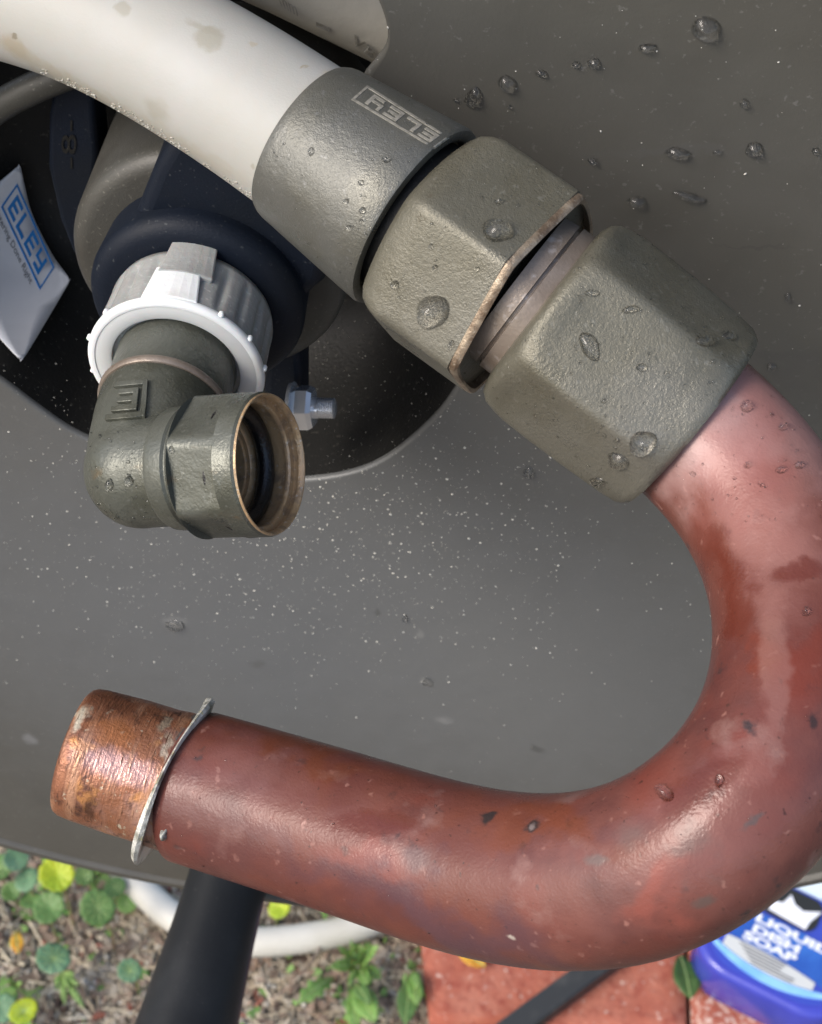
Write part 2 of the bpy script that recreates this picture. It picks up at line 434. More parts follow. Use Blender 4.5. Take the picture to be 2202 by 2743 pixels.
area = sum(hole[i].x*hole[(i+1) % len(hole)].z-hole[(i+1) % len(hole)].x*hole[i].z for i in range(len(hole)))
SGN = 1 if area > 0 else -1
HC = Vector((0, 0, HUB))
nseg = 256
outer = [Vector((math.cos(2*math.pi*i/nseg)*(RIM-.006), 0, HUB+math.sin(2*math.pi*i/nseg)*(RIM-.006))) for i in range(nseg)]
LIPR = .0009
lipo = offset_loop(hole, SGN*LIPR)
tri = tessellate_polygon([outer, lipo])
V = outer+lipo; F = [tuple(t) for t in tri]; NFLAT = len(F)
# rolled lip of the opening
n = len(hole); base = nseg; prev = base
lip_rows = []
for k in range(1, 7):
    a = k/6*math.pi/2
    row = []
    for i in range(n):
        p = lipo[i].lerp(hole[i], math.sin(a)); p = p+Vector((0, LIPR*(1-math.cos(a)), 0)); row.append(p)
    s = len(V); V += row
    for i in range(n):
        j = (i+1) % n; F.append((prev+i, prev+j, s+j, s+i))
    prev = s
s = len(V); V += [p+Vector((0, .0013, 0)) for p in hole]
for i in range(n):
    j = (i+1) % n; F.append((prev+i, prev+j, s+j, s+i))
# rolled outer rim: a raised bead then turned back
prof = [(RIM-.006, 0), (RIM-.0056, .0014), (RIM-.0050, .0016), (RIM-.0044, .0004), (RIM-.0036, -.0004), (RIM-.0016, -.0004), (RIM-.0004, 0.0004), (RIM, .002), (RIM-.0005, .006), (RIM-.003, .006)]
prev = 0
for k, (r, y) in enumerate(prof[1:]):
    s = len(V)
    V += [Vector((math.cos(2*math.pi*i/nseg)*r, y, HUB+math.sin(2*math.pi*i/nseg)*r)) for i in range(nseg)]
    for i in range(nseg):
        j = (i+1) % nseg; F.append((prev+i, prev+j, s+j, s+i))
    prev = s
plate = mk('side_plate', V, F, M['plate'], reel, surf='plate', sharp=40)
for p_ in plate.data.polygons:
    if p_.index < NFLAT: p_.use_smooth = False

# recessed black bowl below and beside the hub
rows = []
idx = [i for i in range(n) if True]
low = [p for p in hole]
def bowl_keep(p): return p.z-HUB < .022 and not (p.x > .03 and p.z-HUB > .005)
# ordered run of kept points
keep = [bowl_keep(p) for p in hole]
st = next(i for i in range(n) if keep[i] and not keep[i-1])
run = []
i = st
while keep[i % n] and len(run) < n: run.append(hole[i % n]); i += 1
V = []; F = []
levels = [(.9995, .0011), (.985, .010), (.95, .022), (.88, .030), (.8, .0345), (.7, .036), (.4, .0362), (0.02, .0362)]
for sc, y in levels:
    for p in run: V.append(Vector((p.x*sc, y, HUB+(p.z-HUB)*sc)))
m = len(run)
for k in range(len(levels)-1):
    for i in range(m-1): F.append((k*m+i, k*m+i+1, (k+1)*m+i+1, (k+1)*m+i))
mk('recess_bowl', V, F, M['black'], reel, surf='bowl')
# dark drum interior behind everything
V = [(-.12, .075, HUB-.08), (.12, .075, HUB-.08), (.12, .075, HUB+.14), (-.12, .075, HUB+.14)]
V2, F2 = extrude_poly([Vector(v) for v in V], (0, .004, 0))
mk('drum_core', V2, F2, M['black'], reel, smooth=False)
# grey rolled band crossing the opening at upper left
band = catmull([tuple(onY(*p, .012)) for p in [(-160, 430), (-60, 330), (0, 283), (70, 245), (140, 214), (240, 180), (380, 160)]], .002)
mk('recess_rim_band', *sweep(band, .0026, 20, squash=1.0), M['hub'], reel)

# hub along the axle (towards -y)
AX = Vector((0, -1, 0))
def arc(s0, r0, rad, a0, a1, k=5, sx=1):
    return [(s0+rad*math.sin(a0+(a1-a0)*i/k), r0+rad*math.cos(a0+(a1-a0)*i/k)) for i in range(k+1)]
prof = [(-.036, .0236)]+[(.0045+.0032*math.sin(a), .0198+.0032*math.cos(a)) for a in [i*math.pi/2/6 for i in range(7)]]+[(.0077, .012)]
mk('hub_housing', *lathe(HC, AX, prof, 96), M['hub'], reel, sharp=45)
prof = [(.004, .0168)]+[(.0145+.0032*math.sin(a), .0143+.0032*math.cos(a)) for a in [i*math.pi/2/6 for i in range(7)]]+[(.0177, .011)]
clamp = mk('axle_clamp', *lathe(HC, AX, prof, 96), M['navy'], reel, sharp=45)
blk = [onY(*p, -.0135) for p in [(330, 660), (368, 560), (412, 450), (470, 350), (640, 300), (860, 500), (900, 640), (868, 760), (760, 850), (520, 890), (320, 830)]]
o = mk('clamp_arm', *extrude_poly(blk, (0, .012, 0)), M['navy'], reel, smooth=True, sharp=40); bevel(o, .0022, 4)
ear = [onY(*p, -.004) for p in [(720, 900), (800, 930), (806, 1010), (806, 1130), (790, 1190), (740, 1200), (700, 1120)]]
o = mk('clamp_ear', *extrude_poly(ear, (0, .010, 0)), M['navy'], reel, sharp=40); bevel(o, .0012, 3)
strap = [onY(*p, .014) for p in [(150, 200), (245, 220), (262, 420), (245, 560), (235, 680), (200, 690), (160, 590), (128, 450), (130, 310)]]
o = mk('back_strap', *extrude_poly(strap, (0, .008, 0)), M['navy'], reel, sharp=40, surf='strap'); bevel(o, .001, 3)
cs = [(205, 450), (205, 320), (165, 320), (165, 450)]
tv, tf = text_on('strap', cs, '-8-', .0002)
if tv: mk('embossed_mark', tv, tf, M['black'], o, smooth=False)
# steel bolt with nut through the ear
bp = onY(797, 1092, -.009); bd = dirw((.985, -.03, .16))
bolt = mk('bolt', *lathe(bp, bd, [(0, .0019)]+[(.0038+.0028*i/14, .00165 if i % 2 else .0019) for i in range(15)]+[(.0068, .0014)], 24), M['chrome'], reel, sharp=30)
def hexr(a, row):
    q = ((a+R_(30)) % R_(60))-R_(30); hx = math.cos(R_(30))/math.cos(q-0) if False else 1/math.cos(((a) % R_(60))-R_(30))*math.cos(R_(30))
    return hx
mk('nut', *lathe(bp, bd, [(-.0006, .0036), (.0002, .0041), (.0022, .0041), (.0030, .0036)], 48, rfun=hexr), M['chrome'], bolt, sharp=25)
mk('washer', *lathe(bp, bd, [(-.0012, .0046), (-.0006, .0046)], 32), M['chrome'], bolt, sharp=30)
# crank handle standing out from the plate near the rim
hb = onY(622, 2318, 0)
prof = [(-.001, .0108), (.006, .0108), (.02, .0112), (.045, .0126), (.07, .0144), (.088, .0156), (.0895, .0150), (.0905, .0150), (.092, .0158), (.112, .0160), (.122, .0145), (.128, .0105), (.130, .004)]
hd = Vector((-.055, -1, -.02)).normalized()
hnd = mk('crank_handle', *lathe(hb, hd, prof, 64), M['handle'], reel, sharp=50)

# sticker on the left wall of the bowl
st_px = [(48, 443), (54, 446), (83, 567), (138, 680), (178, 736), (183, 750), (180, 764), (66, 955), (54, 961), (42, 955), (-20, 885), (-110, 760), (-120, 640), (-60, 540)]
def sticker_surface():
    """gently bowed sheet that follows the wall of the bowl"""
    A = []; Bv = []
    for px in range(-100, 200, 15):
        for py in range(440, 970, 15):
            loc, nor = hit('bowl', px, py)
            if loc is None: continue
            x = (px-50)/200; y = (py-700)/300; A.append((1, x, y, x*x, x*y, y*y)); Bv.append(loc.y)
    A = np.array(A); Bv = np.array(Bv); co = np.linalg.lstsq(A, Bv, rcond=None)[0]
    off = float(np.min(Bv-A@co))-.0004
    V = []; F = []; nu = nv = 16
    for i in range(nu+1):
        for j in range(nv+1):
            px = -200+440*i/nu; py = 360+680*j/nv; x = (px-50)/200; y = (py-700)/300
            V.append(onY(px, py, float(np.dot((1, x, y, x*x, x*y, y*y), co))+off))
    for i in range(nu):
        for j in range(nv):
            a = i*(nv+1)+j; F.append((a, a+1, a+nv+2, a+nv+1))
    return V, F
SURF['lab'] = BVHTree.FromPolygons(*[list(q) for q in sticker_surface()])
def poly_patch(surf, P, h, grid=10, mat_=None, name='p', parent=None, thick=.00025):
    """outline in photo pixels laid on a surface as a thin sheet"""
    # subdivide outline, triangulate on a grid by bmesh
    pts = [np.array(p) for p in catmull(P+[P[0]], 12)[:-1]]
    bm = bmesh.new()
    vs = [bm.verts.new((p[0], p[1], 0)) for p in pts]
    f = bm.faces.new(vs)
    bmesh.ops.triangulate(bm, faces=[f])
    bmesh.ops.subdivide_edges(bm, edges=[e for e in bm.edges if e.calc_length() > 25], cuts=3, use_grid_fill=True)
    bmesh.ops.triangulate(bm, faces=bm.faces[:])
    bm.verts.index_update()
    top = []; bot = []
    for v in bm.verts:
        loc, nor = hit(surf, v.co.x, v.co.y)
        if loc is None: loc = onY(v.co.x, v.co.y, .02); nor = Vector((0, -1, 0))
        top.append(loc+nor*h); bot.append(loc+nor*(h-thick))
    F = [tuple(q.index for q in f.verts) for f in bm.faces]
    nn = len(top)
    F2 = F+[tuple(nn+i for i in reversed(f)) for f in F]
    for e in bm.edges:
        if len(e.link_faces) == 1:
            a, b = e.verts[0].index, e.verts[1].index; F2.append((a, b, nn+b, nn+a))
    bm.free()
    return mk(name, top+bot, F2, mat_, parent)
stk = poly_patch('lab', st_px, .0004, mat_=M['sticker'], name='sticker', parent=reel)
tag(stk, 'white sticker with blue framed lettering on the black recess')
LOGO = [('E', [(0, 0, .2, 1), (.2, 0, .9, .2), (.2, .4, .8, .6), (.2, .8, .9, 1)]), ('L', [(0, 0, .22, 1), (.22, 0, .9, .22)]),
        ('E', [(0, 0, .2, 1), (.2, 0, .9, .2), (.2, .4, .8, .6), (.2, .8, .9, 1)]), ('Y', [(0, .42, .2, 1), (.2, .42, .7, .6), (.7, 0, .92, 1), (.15, 0, .7, .2)])]
def logo(surf, corners, h, m_, parent, fr=.09, lu=(.08, .92), lv=(.2, .8), eps=.00003):
    asp = .19
    bars = [(0, 0, 1, fr), (0, 1-fr, 1, 1), (0, fr, fr*asp*1.3, 1-fr), (1-fr*asp*1.3, fr, 1, 1-fr)]
    mk('logo_frame', *join([strip(surf, corners, b, h, 10, 2, eps) for b in bars]), m_, parent, smooth=False)
    wid = (lu[1]-lu[0])/4
    for k, (ch, rs) in enumerate(LOGO):
        u0 = lu[0]+wid*k; ww = wid*.86
        q = [strip(surf, corners, (u0+ww*a, lv[0]+(lv[1]-lv[0])*b, u0+ww*c, lv[0]+(lv[1]-lv[0])*d), h, 4, 3, eps) for a, b, c, d in rs]
        mk('letter', *join(q), m_, parent, smooth=False)
logo('lab', [(0, 553), (104, 778), (144, 716), (44, 490)], .0006, M['blue'], stk, fr=.07, lv=(.2, .82), eps=-.0003)
tv, tf = text_on('lab', [(-28, 560), (74, 768), (86, 752), (-17, 540)], 'Watering Done Right', .0006)
if tv: mk('slogan', tv, tf, M['greyink'], stk, smooth=False)

# ================================================================== coil of hose inside the drum
coil = catmull([tuple(onY(*p, .030)) for p in [(10, -440), (260, -365), (510, -277), (740, -180), (908, -98), (1080, -12), (1205, 50), (1345, 130)]], .003)
coil_o = mk('coiled_hose', *sweep(coil, .0118, 40), M['hose2'], None, surf='coil')
tag(coil_o, 'white hose wound inside the drum, showing through the slot', 'hose')
for txt, c in (('mm', [(756, 14), (800, 40), (796, 16), (745, -14)]), ('-', [(848, 66), (884, 82), (884, 70), (848, 54)]), ('VB', [(938, 110), (1000, 156), (1012, 132), (950, 88)])):
    tv, tf = text_on('coil', c, txt, .0003)
    if tv: mk('embossed_letters', tv, tf, M['grime'], coil_o, smooth=False)

# ================================================================== upper hose with ferrule and hex nut
hose_t = thing('garden_hose', W(300, 80, .23), 'thick off-white garden hose ending in a dark crimped ferrule and hex nut', 'hose')
hp = [(-620, -40, .252), (-380, -95, .243), (-150, -70, .237), (60, -19, .232), (201, 24, .2288), (370, 100, .2255), (554, 204, .2222), (700, 296, .2198), (829, 385, .2178), (960, 478, .2155)]
hpw = smooth_path(catmull([tuple(W(*p)) for p in hp], .002), 6)
hs = mk('hose_tube', *sweep(hpw, lambda t: .0104+.0007*min(1, max(0, (t-.45)/.5))**1.5, 56, jitter=lambda i, j: .004*noise.noise(Vector((i*.12, math.cos(j*.112)*2, math.sin(j*.112)*2)))), M['hose'], hose_t, surf='hose')
A0 = W(829, 386, .2178); A1 = W(1115, 586, .2140)
ax = (A1-A0).normalized(); Lf = (A1-A0).length
tocam = (CAM-A0)
prof = [(-.0004, .0112), (-.0006, .0116), (0, .0119), (.0008, .0121), (Lf*.25, .0125), (Lf*.5, .0130), (Lf*.8, .0136), (Lf-.0006, .0139), (Lf, .0137), (Lf+.0002, .0125), (Lf-.0003, .0118), (Lf-.0012, .0115)]
fer = mk('ferrule', *lathe(A0, ax, prof, 96, ref=tocam), M['ferrule'], hose_t, surf='ferrule', sharp=50)
logo('ferrule', [(1203, 369), (984, 229), (941, 267), (1162, 399)], .00008, M['etch'], fer, fr=.1, lv=(.2, .8))
# dark shank between ferrule and nut
mk('shank', *lathe(A0, ax, [(Lf-.003, .0112), (Lf+.004, .0112)], 64), M['black'], hose_t)
def hexshape(c=.985, p=26, corner=0.0):
    def f(a, row):
        k = row[2] if len(row) > 2 else 0
        q = ((a-corner) % R_(60))-R_(30); h = math.cos(R_(30))/math.cos(q)
        h = (h**-p+c**-p)**(-1/p)
        return h*k+(1-k)*1.0
    return f
B0 = W(1140, 612, .2137); B1 = W(1398, 793, .2102)
bx = (B1-B0).normalized(); Lh = (B1-B0).length
RH = .0166
rows = [(-.0004, .0118, .2), (.0000, .0138, .4), (.0010, .0152, .75), (.0024, .0161, .95), (.0040, RH, 1)]+[(.004+(Lh-.005)*i/8, RH, 1) for i in range(1, 9)]+[(Lh-.0003, RH, 1)]
_, f_, g_ = frame_axis(bx, tocam)
upsgn = 1 if g_.dot(dirw((.556, .83, 0))) > 0 else -1
mk('hex_nut', *lathe(B0, bx, rows, 144, ref=tocam, rfun=hexshape(.997, 60, upsgn*R_(8))), M['cast'], hose_t, surf='hex1', sharp=60)
rows = [(Lh-.0003, RH, 1), (Lh+.0002, RH*1.003, 1), (Lh+.0006, RH*.998, 1), (Lh+.0009, RH*.98, .98), (Lh+.0008, RH*.93, .8), (Lh-.0004, RH*.90, .4), (Lh-.0010, RH*.78, 0)]
mk('cut_brass_face', *lathe(B0, bx, rows, 144, ref=tocam, rfun=hexshape(.99, 30, upsgn*R_(8)), caps=False), M['brass'], hose_t, sharp=30)

# ================================================================== copper gooseneck with swivel nut
pipe_t = thing('copper_gooseneck', W(1700, 1500, .2), 'red-brown copper pipe bent into a U with a hex coupling and bare tip', 'pipe')
C0 = W(1462, 827, .2088); C1 = W(1850, 1128, .2090)
cx = (C1-C0).normalized(); Lc = (C1-C0).length
D0 = W(1440, 820, .2095)
mk('threaded_neck', *lathe(C0-cx*.0052, cx, [(0, .0110), (.0022, .0112), (.0023, .0106), (.0027, .0106), (.0028, .0113), (.0066, .0113)], 72), M['neck'], pipe_t, sharp=35)
RC = .0156
rows = [(-.0006, .0112, 0), (-.0004, .0125, 0), (.0002, .0138, .1), (.0012, .0147, .4), (.0028, .0152, .8), (.0045, .0155, 1), (.009, .01555, 1), (Lc*.6, .0154, .9), (Lc*.85, .01505, .6), (Lc*.95, .0147, .35), (Lc-.0006, .0143, .15), (Lc, .0138, .05), (Lc, .0112, 0)]
_, f_, g_ = frame_axis(cx, CAM-C0)
upsgn2 = 1 if g_.dot(dirw((.61, .79, 0))) > 0 else -1
mk('coupling_nut', *lathe(C0, cx, rows, 144, ref=CAM-C0, rfun=hexshape(.994, 50, upsgn2*R_(33))), M['cast'], pipe_t, surf='hex2', sharp=60)
pp = [(1690, 1004, .2084), (1766, 1065, .2085), (1862, 1143, .2080), (1966, 1240, .2060), (2078, 1400, .2018), (2140, 1560, .1972), (2158, 1700, .1938), (2128, 1940, .1878), (1995, 2160, .1850), (1775, 2315, .1885),
      (1580, 2363, .1945), (1405, 2362, .2000), (1220, 2325, .2055), (1030, 2264, .2112), (838, 2203, .2165), (538, 2113, .2240), (475, 2094, .2255)]
pw = smooth_path(catmull([tuple(W(*p)) for p in pp], .0015), 30)
def dent(i, j): return .006*noise.noise(Vector((i*.05, math.cos(j*.098)*1.2, math.sin(j*.098)*1.2)))
mk('bent_tube', *sweep(pw[:-2], .0109, 64, jitter=dent), M['copper'], pipe_t, surf='pipe')
E0 = Vector(pw[-1]); E1 = W(196, 2009, .2262)
ex = (E1-E0).normalized(); Le = (E1-E0).length
def bare_r(a, row): return 1+.012*noise.noise(Vector((math.cos(a)*3, math.sin(a)*3, row[0]*400)))
prof = [(-.007, .0100), (.001, .0100), (.003, .0099)]+[(.003+(Le-.0065)*i/14, .0099-.0002*i/14) for i in range(1, 15)]+[(Le-.0022, .0096), (Le-.0010, .0094), (Le-.0004, .0091), (Le-.0001, .0087), (Le, .0083), (Le-.0001, .0079), (Le-.002, .0078), (Le-.018, .0078)]
mk('bare_tip', *lathe(E0, ex, prof, 96, ref=(0, 0, 1), rfun=bare_r), M['bare'], pipe_t, surf='tip', sharp=70)
# warped retaining ring
vr = (E0-CAM).normalized(); exr = (ex-vr*ex.dot(vr)*.72).normalized()      # the ring sits askew on the pipe
d_, f_, g_ = frame_axis(exr, dirw((.3, 1, 0)))
V = []; F = []; NS = 120; near = 1 if g_.dot(CAM-E0) > 0 else -1
ring_prof = [(.0098, -.0004), (.0125, -.0004), (.0128, 0), (.0125, .0004), (.0098, .0004)]
for i in range(NS):
    a = 2*math.pi*i/NS
    s0 = .0002-.0010*math.cos(a)+.0019*max(0, near*math.sin(a))**1.3+.0009*math.sin(a)*math.cos(a)-.0003*math.cos(3*a)
    rs = 1+.02*noise.noise(Vector((math.cos(a)*2, math.sin(a)*2, 3)))
    for r, s in ring_prof: V.append(E0+exr*(s0+s*(1+.5*math.cos(3*a)))+(f_*math.cos(a)+g_*math.sin(a))*r*rs)
q = len(ring_prof)
for i in range(NS):
    for k in range(q):
        F.append((i*q+k, ((i+1) % NS)*q+k, ((i+1) % NS)*q+(k+1) % q, i*q+(k+1) % q))
mk('retaining_ring', V, F, M['zinc'], pipe_t, surf='ring', sharp=50)

# ================================================================== swivel collar and elbow
collar = thing('collar_nut', HC+AX*.02, 'milky ribbed plastic collar with bright white front ring behind the elbow', 'collar')
def ribs(a, row): return 1-(.035*(0.5+.5*math.cos(a*22))**4 if .0205 < row[0] < .0295 else 0)
prof = [(.0178, .0118), (.0182, .0128), (.0195, .0131)]+[(.021+.0085*i/6, .0131+.0004*i/6) for i in range(7)]+[(.0300, .0136)]
mk('ribbed_body', *lathe(HC, AX, prof, 220, rfun=ribs), M['milky'], collar, sharp=60)
prof = [(.0300, .0120), (.0298, .0136), (.0302, .01385), (.0309, .0138), (.0313, .0133), (.0312, .0127)]
wr = mk('front_ring', *lathe(HC, AX, prof, 120, caps=False), M['white'], collar, sharp=60)
mk('front_face', *lathe(HC, AX, [(.0310, .0129), (.0311, .0127), (.0311, .0105), (.0309, .0101), (.026, .0100)], 120, caps=False), M['offwhite'], collar, sharp=50)
def az_box(a0, a1, r0, r1, s0, s1, ta=.0, k=6):
    """curved block on the collar: azimuth a (0 = up), radius, along the axle; ta narrows the s0 end"""
    V = []; F = []
    for s, sh in ((s0, ta), (s1, 0.0)):
        for i in range(k+1):
            a = a0+sh+(a1-a0-2*sh)*i/k
            dv = Vector((math.sin(a), 0, math.cos(a)))
            V.append(HC+AX*s+dv*r0); V.append(HC+AX*s+dv*r1)
    m = 2*(k+1)
    for i in range(k):
        a = 2*i
        F += [(a+1, a+3, m+a+3, m+a+1), (a, m+a, m+a+2, a+2), (a, a+2, a+3, a+1), (m+a, m+a+1, m+a+3, m+a+2)]
    F += [(0, 1, m+1, m), (2*k, m+2*k, m+2*k+1, 2*k+1)]
    return V, F
o = mk('tab', *az_box(-.20, .42, .0122, .0141, .0165, .0245, .06), M['milky'], collar, smooth=False); bevel(o, .0003, 2)
o = mk('tab', *az_box(-.30, .34, .0128, .0140, .0232, .0303, .07), M['white'], collar, smooth=False); bevel(o, .0003, 2)
for a in (-1.75, -1.25, -.78, .62, 1.05, 1.5, 2.0, 2.6, -2.3, -2.9):
    c = HC+AX*.0303+Vector((math.sin(a), 0, math.cos(a)))*.01385
    mk('nub', *lathe(c-AX*.0006, AX, [(0, .0003), (.0002, .00045), (.0009, .00045), (.0011, .0002)], 12), M['white'], collar)

elb = thing('swivel_elbow', HC+AX*.045, 'olive grey cast metal swivel elbow with open bronze-lined outlet', 'elbow')
EC = HC+AX*.0527                                    # where the two bores meet
oa = dirw((.905, .03, .41)); OL = .0212
mk('inlet_sleeve', *lathe(HC, AX, [(.026, .0094), (.0385, .0094), (.0386, .0092)], 72), M['elbow'], elb, sharp=40)
mk('inlet_lip', *lathe(HC, AX, [(.0384, .0090), (.0385, .0098), (.0389, .0101), (.0395, .0101), (.0399, .0098), (.0400, .0090)], 72), M['neck'], elb, sharp=40)
def usphere(c, r, n=20):
    prof = [(-r*math.cos(math.pi*i/n), max(1e-5, r*math.sin(math.pi*i/n))) for i in range(n+1)]
    return lathe(c, AX, prof, 40)
body_parts = [lathe(HC, AX, [(.0398, .0097), (.044, .0095), (.049, .0090), (.0527, .0084)], 72), usphere(EC, .0085),
              lathe(EC, oa, [(0, .0084), (.0055, .0083), (.0062, .0083), (.009, .0084)], 72)]
tmp = mk('elbow_body', *join(body_parts), M['elbow'], None)
rm = tmp.modifiers.new('remesh', 'REMESH'); rm.mode = 'VOXEL'; rm.voxel_size = .00028
sm = tmp.modifiers.new('smooth', 'SMOOTH'); sm.factor = .5; sm.iterations = 12
dg = bpy.context.evaluated_depsgraph_get(); dg.update()
me = bpy.data.meshes.new_from_object(tmp.evaluated_get(dg))
loc = tmp.location.copy()
bV = [v.co+loc for v in me.vertices]; bF = [tuple(p.vertices) for p in me.polygons]
bpy.data.objects.remove(tmp); bpy.data.meshes.remove(me)
mk('body', bV, bF, M['elbow'], elb, surf='elbow')
def oct_(a, row):
    k = row[2] if len(row) > 2 else 0
    q = ((a-R_(26)) % R_(60))-R_(30); h = math.cos(R_(30))/math.cos(q)*1.035
    h = (h**-90+1.0)**(-1/90)
    return h*k+(1-k)
prof = [(.0055, .0079, 0), (.0058, .0086, 0), (.0064, .0089, 0), (.0088, .0090, 0), (.0092, .0087, 0), (.0095, .0087, 0), (.0100, .0096, 0), (.0105, .0101, 0), (.0107, .0103, 0), (.0108, .0103, 1), (.0140, .0103, 1), (.0178, .0103, 1), (.0180, .0103, 0), (.0190, .0102, 0), (OL-.0004, .0102, 0), (OL, .0100, 0)]
mk('outlet_socket', *lathe(EC, oa, prof, 240, rfun=oct_, caps=False), M['elbow'], elb, surf='outlet', sharp=25)
prof = [(OL, .0100), (OL+.0003, .0099), (OL+.0003, .0097), (OL, .0095), (OL-.0006, .0094), (OL-.0007, .0097), (OL-.0014, .0097), (OL-.0015, .0088), (OL-.0018, .0086), (OL-.0022, .0086), (OL-.0023, .0091), (OL-.0040, .0090), (OL-.0042, .0091), (OL-.0066, .0091), (OL-.0067, .0070), (OL-.0070, .0066), (OL-.0076, .0066), (OL-.0077, .0062), (OL-.0150, .0061)]
mk('bronze_bore', *lathe(EC, oa, prof, 96, caps=False), M['bore'], elb, sharp=40)
tor = [(OL-.0052+.0013*math.sin(a), .0080+.0013*math.cos(a)) for a in [2*math.pi*i/12 for i in range(12)]]
mk('seal_ring', *lathe(EC, oa, tor, 64, closed=True), M['rubber'], elb)
mk('bore_end', *lathe(EC, oa, [(OL-.0155, .0064), (OL-.0145, .0064)], 48), M['rubber'], elb)
# raised square emblem with letter E
em = [(287, 1128), (388, 1120), (396, 1022), (312, 1030)]     # u along, v up in photo
bars = [(0, -.02, .9, .12), (.88, -.02, 1.02, 1.0), (.0, .88, 1.02, 1.0)]
bevel(mk('emblem_frame', *join([strip('elbow', em, b, .0006, 8, 3) for b in bars]), M['elbow'], elb, smooth=True, sharp=30), .0002, 2, 50)
bars = [(.1, .20, .72, .34), (.2, .44, .66, .56), (.2, .66, .72, .80), (.62, .20, .78, .80)]
bevel(mk('emblem_letter', *join([strip('elbow', em, b, .0006, 8, 3) for b in bars]), M['elbow'], elb, smooth=True, sharp=30), .0002, 2, 50)

exec_marker = 0
# ================================================================== on the ground
PZ = .022                                            # top of the pavers
def paver_mat(name, speck):
    return mat(name, (.40, .12, .075), .8, 0, var=[(30, .42, .65, (.46, .17, .11)), (110, .5, .68, (.33, .085, .055)), (260, speck, speck+.1, (.62, .45, .36), 4), (700, .66, .74, (.2, .07, .05), 3)],
               bump=[(220, .0016, 5), (900, .0006, 3)], spec=.25)
M['paver'] = paver_mat('red_paver', .62); M['paver2'] = paver_mat('speckled_red_paver', .5)
def paver(px4, m_, label):
    P = [onZ(x, y, PZ) for x, y in px4]
    V = []; F = []
    # grid top with worn edge
    nu = 26; nv = 26
    def at(u, v): return P[0]*(1-u)*(1-v)+P[1]*u*(1-v)+P[2]*u*v+P[3]*(1-u)*v
    for i in range(nu+1):
        for j in range(nv+1):
            u = i/nu; v = j/nv; p = at(u, v)
            e = min(u, 1-u, v, 1-v)*.19
            z = PZ-.004*max(0, 1-e/.006)**2+.0006*noise.noise(Vector((p.x*60, p.y*60, 1)))
            V.append(Vector((p.x, p.y, z)))
    for i in range(nu):
        for j in range(nv):
            a = i*(nv+1)+j; F.append((a, a+1, a+nv+2, a+nv+1))
    m2 = nv+1
    edge = [i*m2 for i in range(nu+1)]+[nu*m2+j for j in range(1, m2)]+[i*m2+nv for i in range(nu-1, -1, -1)]+[j for j in range(nv-1, 0, -1)]
    b0 = len(V)
    for k in edge: V.append(Vector((V[k].x, V[k].y, -.03)))
    for k in range(len(edge)):
        k2 = (k+1) % len(edge); F.append((edge[k], edge[k2], b0+k2, b0+k))
    F.append(tuple(range(b0, b0+len(edge))))
    return tag(mk('paver', V, F, m_, None, sharp=50), label, 'paver', 'red pavers on the soil')
paver([(1108, 2330), (1828, 2330), (1841, 2762), (1152, 2738)], M['paver'], 'plain red paver below the middle of the copper bend')
paver([(1840, 2330), (2560, 2330), (2585, 2775), (1855, 2764)], M['paver2'], 'white speckled red paver under the blue bottle')

# hose loop lying on the soil
lp = [(150, 2100), (250, 2235), (357, 2360), (471, 2462), (590, 2515), (728, 2523), (901, 2498), (1040, 2450), (1180, 2370), (1300, 2260)]
lpw = smooth_path(catmull([tuple(onZ(x, y, .018)) for x, y in lp], .006), 4)
tag(mk('ground_hose', *sweep(lpw, .0108, 32), M['hose2']), 'white hose curving over the soil behind the black handle', 'hose')

# dark square tube lying across the paver
t0 = onZ(1255, 2845, PZ+.008); t1 = onZ(1690, 2525, PZ+.008)
td = (t1-t0).normalized(); ts = td.cross(Vector((0, 0, 1)))*.0085
sec = [t0+ts-Vector((0, 0, .0076)), t0-ts-Vector((0, 0, .0076)), t0-ts+Vector((0, 0, .007)), t0+ts+Vector((0, 0, .007))]
M['tube'] = mat('grey_painted_tube', (.045, .045, .042), .45, .2, var=[(60, .5, .7, (.07, .068, .06))], bump=[(900, .0001, 3)])
tag(bevel(mk('stand_tube', *extrude_poly(sec, t1-t0), M['tube'], None, sharp=40), .002, 3), 'dark grey metal tube lying across the plain red paver', 'metal tube')

# ------------------------------------------------------------------ dish soap bottle lying face up
BZ = PZ+.046
M['soap'] = mat('blue_soap_bottle', (.045, .055, .38), .2, 0, var=[(18, .45, .65, (.06, .07, .45))], coat=.3)
M['soapshoulder'] = mat('pale_translucent_plastic', (.72, .82, .82), .25, 0, coat=.2)
M['lab_blue'] = mat('label_blue', (.045, .16, .52), .3, 0, var=[(30, .4, .6, (.03, .10, .40))])
M['lab_sky'] = mat('label_sky_blue', (.20, .46, .78), .3, 0, var=[(40, .42, .6, (.30, .58, .86))])
M['lab_white'] = mat('label_pale_grey', (.62, .62, .58), .35, 0)
M['lab_black'] = mat('label_black', (.03, .03, .026), .35, 0)
M['lab_text'] = mat('label_white_ink', (.85, .85, .86), .3, 0)
M['lab_violet'] = mat('label_violet_blue', (.05, .08, .44), .3, 0)
b0 = onZ(1832, 2556, BZ); bu = (onZ(1832+89*3, 2556+45.4*3, BZ)-b0).normalized()
bw = Vector((0, 0, 1)).cross(bu)
if bw.dot(onZ(1832+45, 2556-89, BZ)-b0) < 0: bw = -bw
BWD = .112
def bp_(u, v, z=0): return b0+bu*u+bw*v+Vector((0, 0, z))
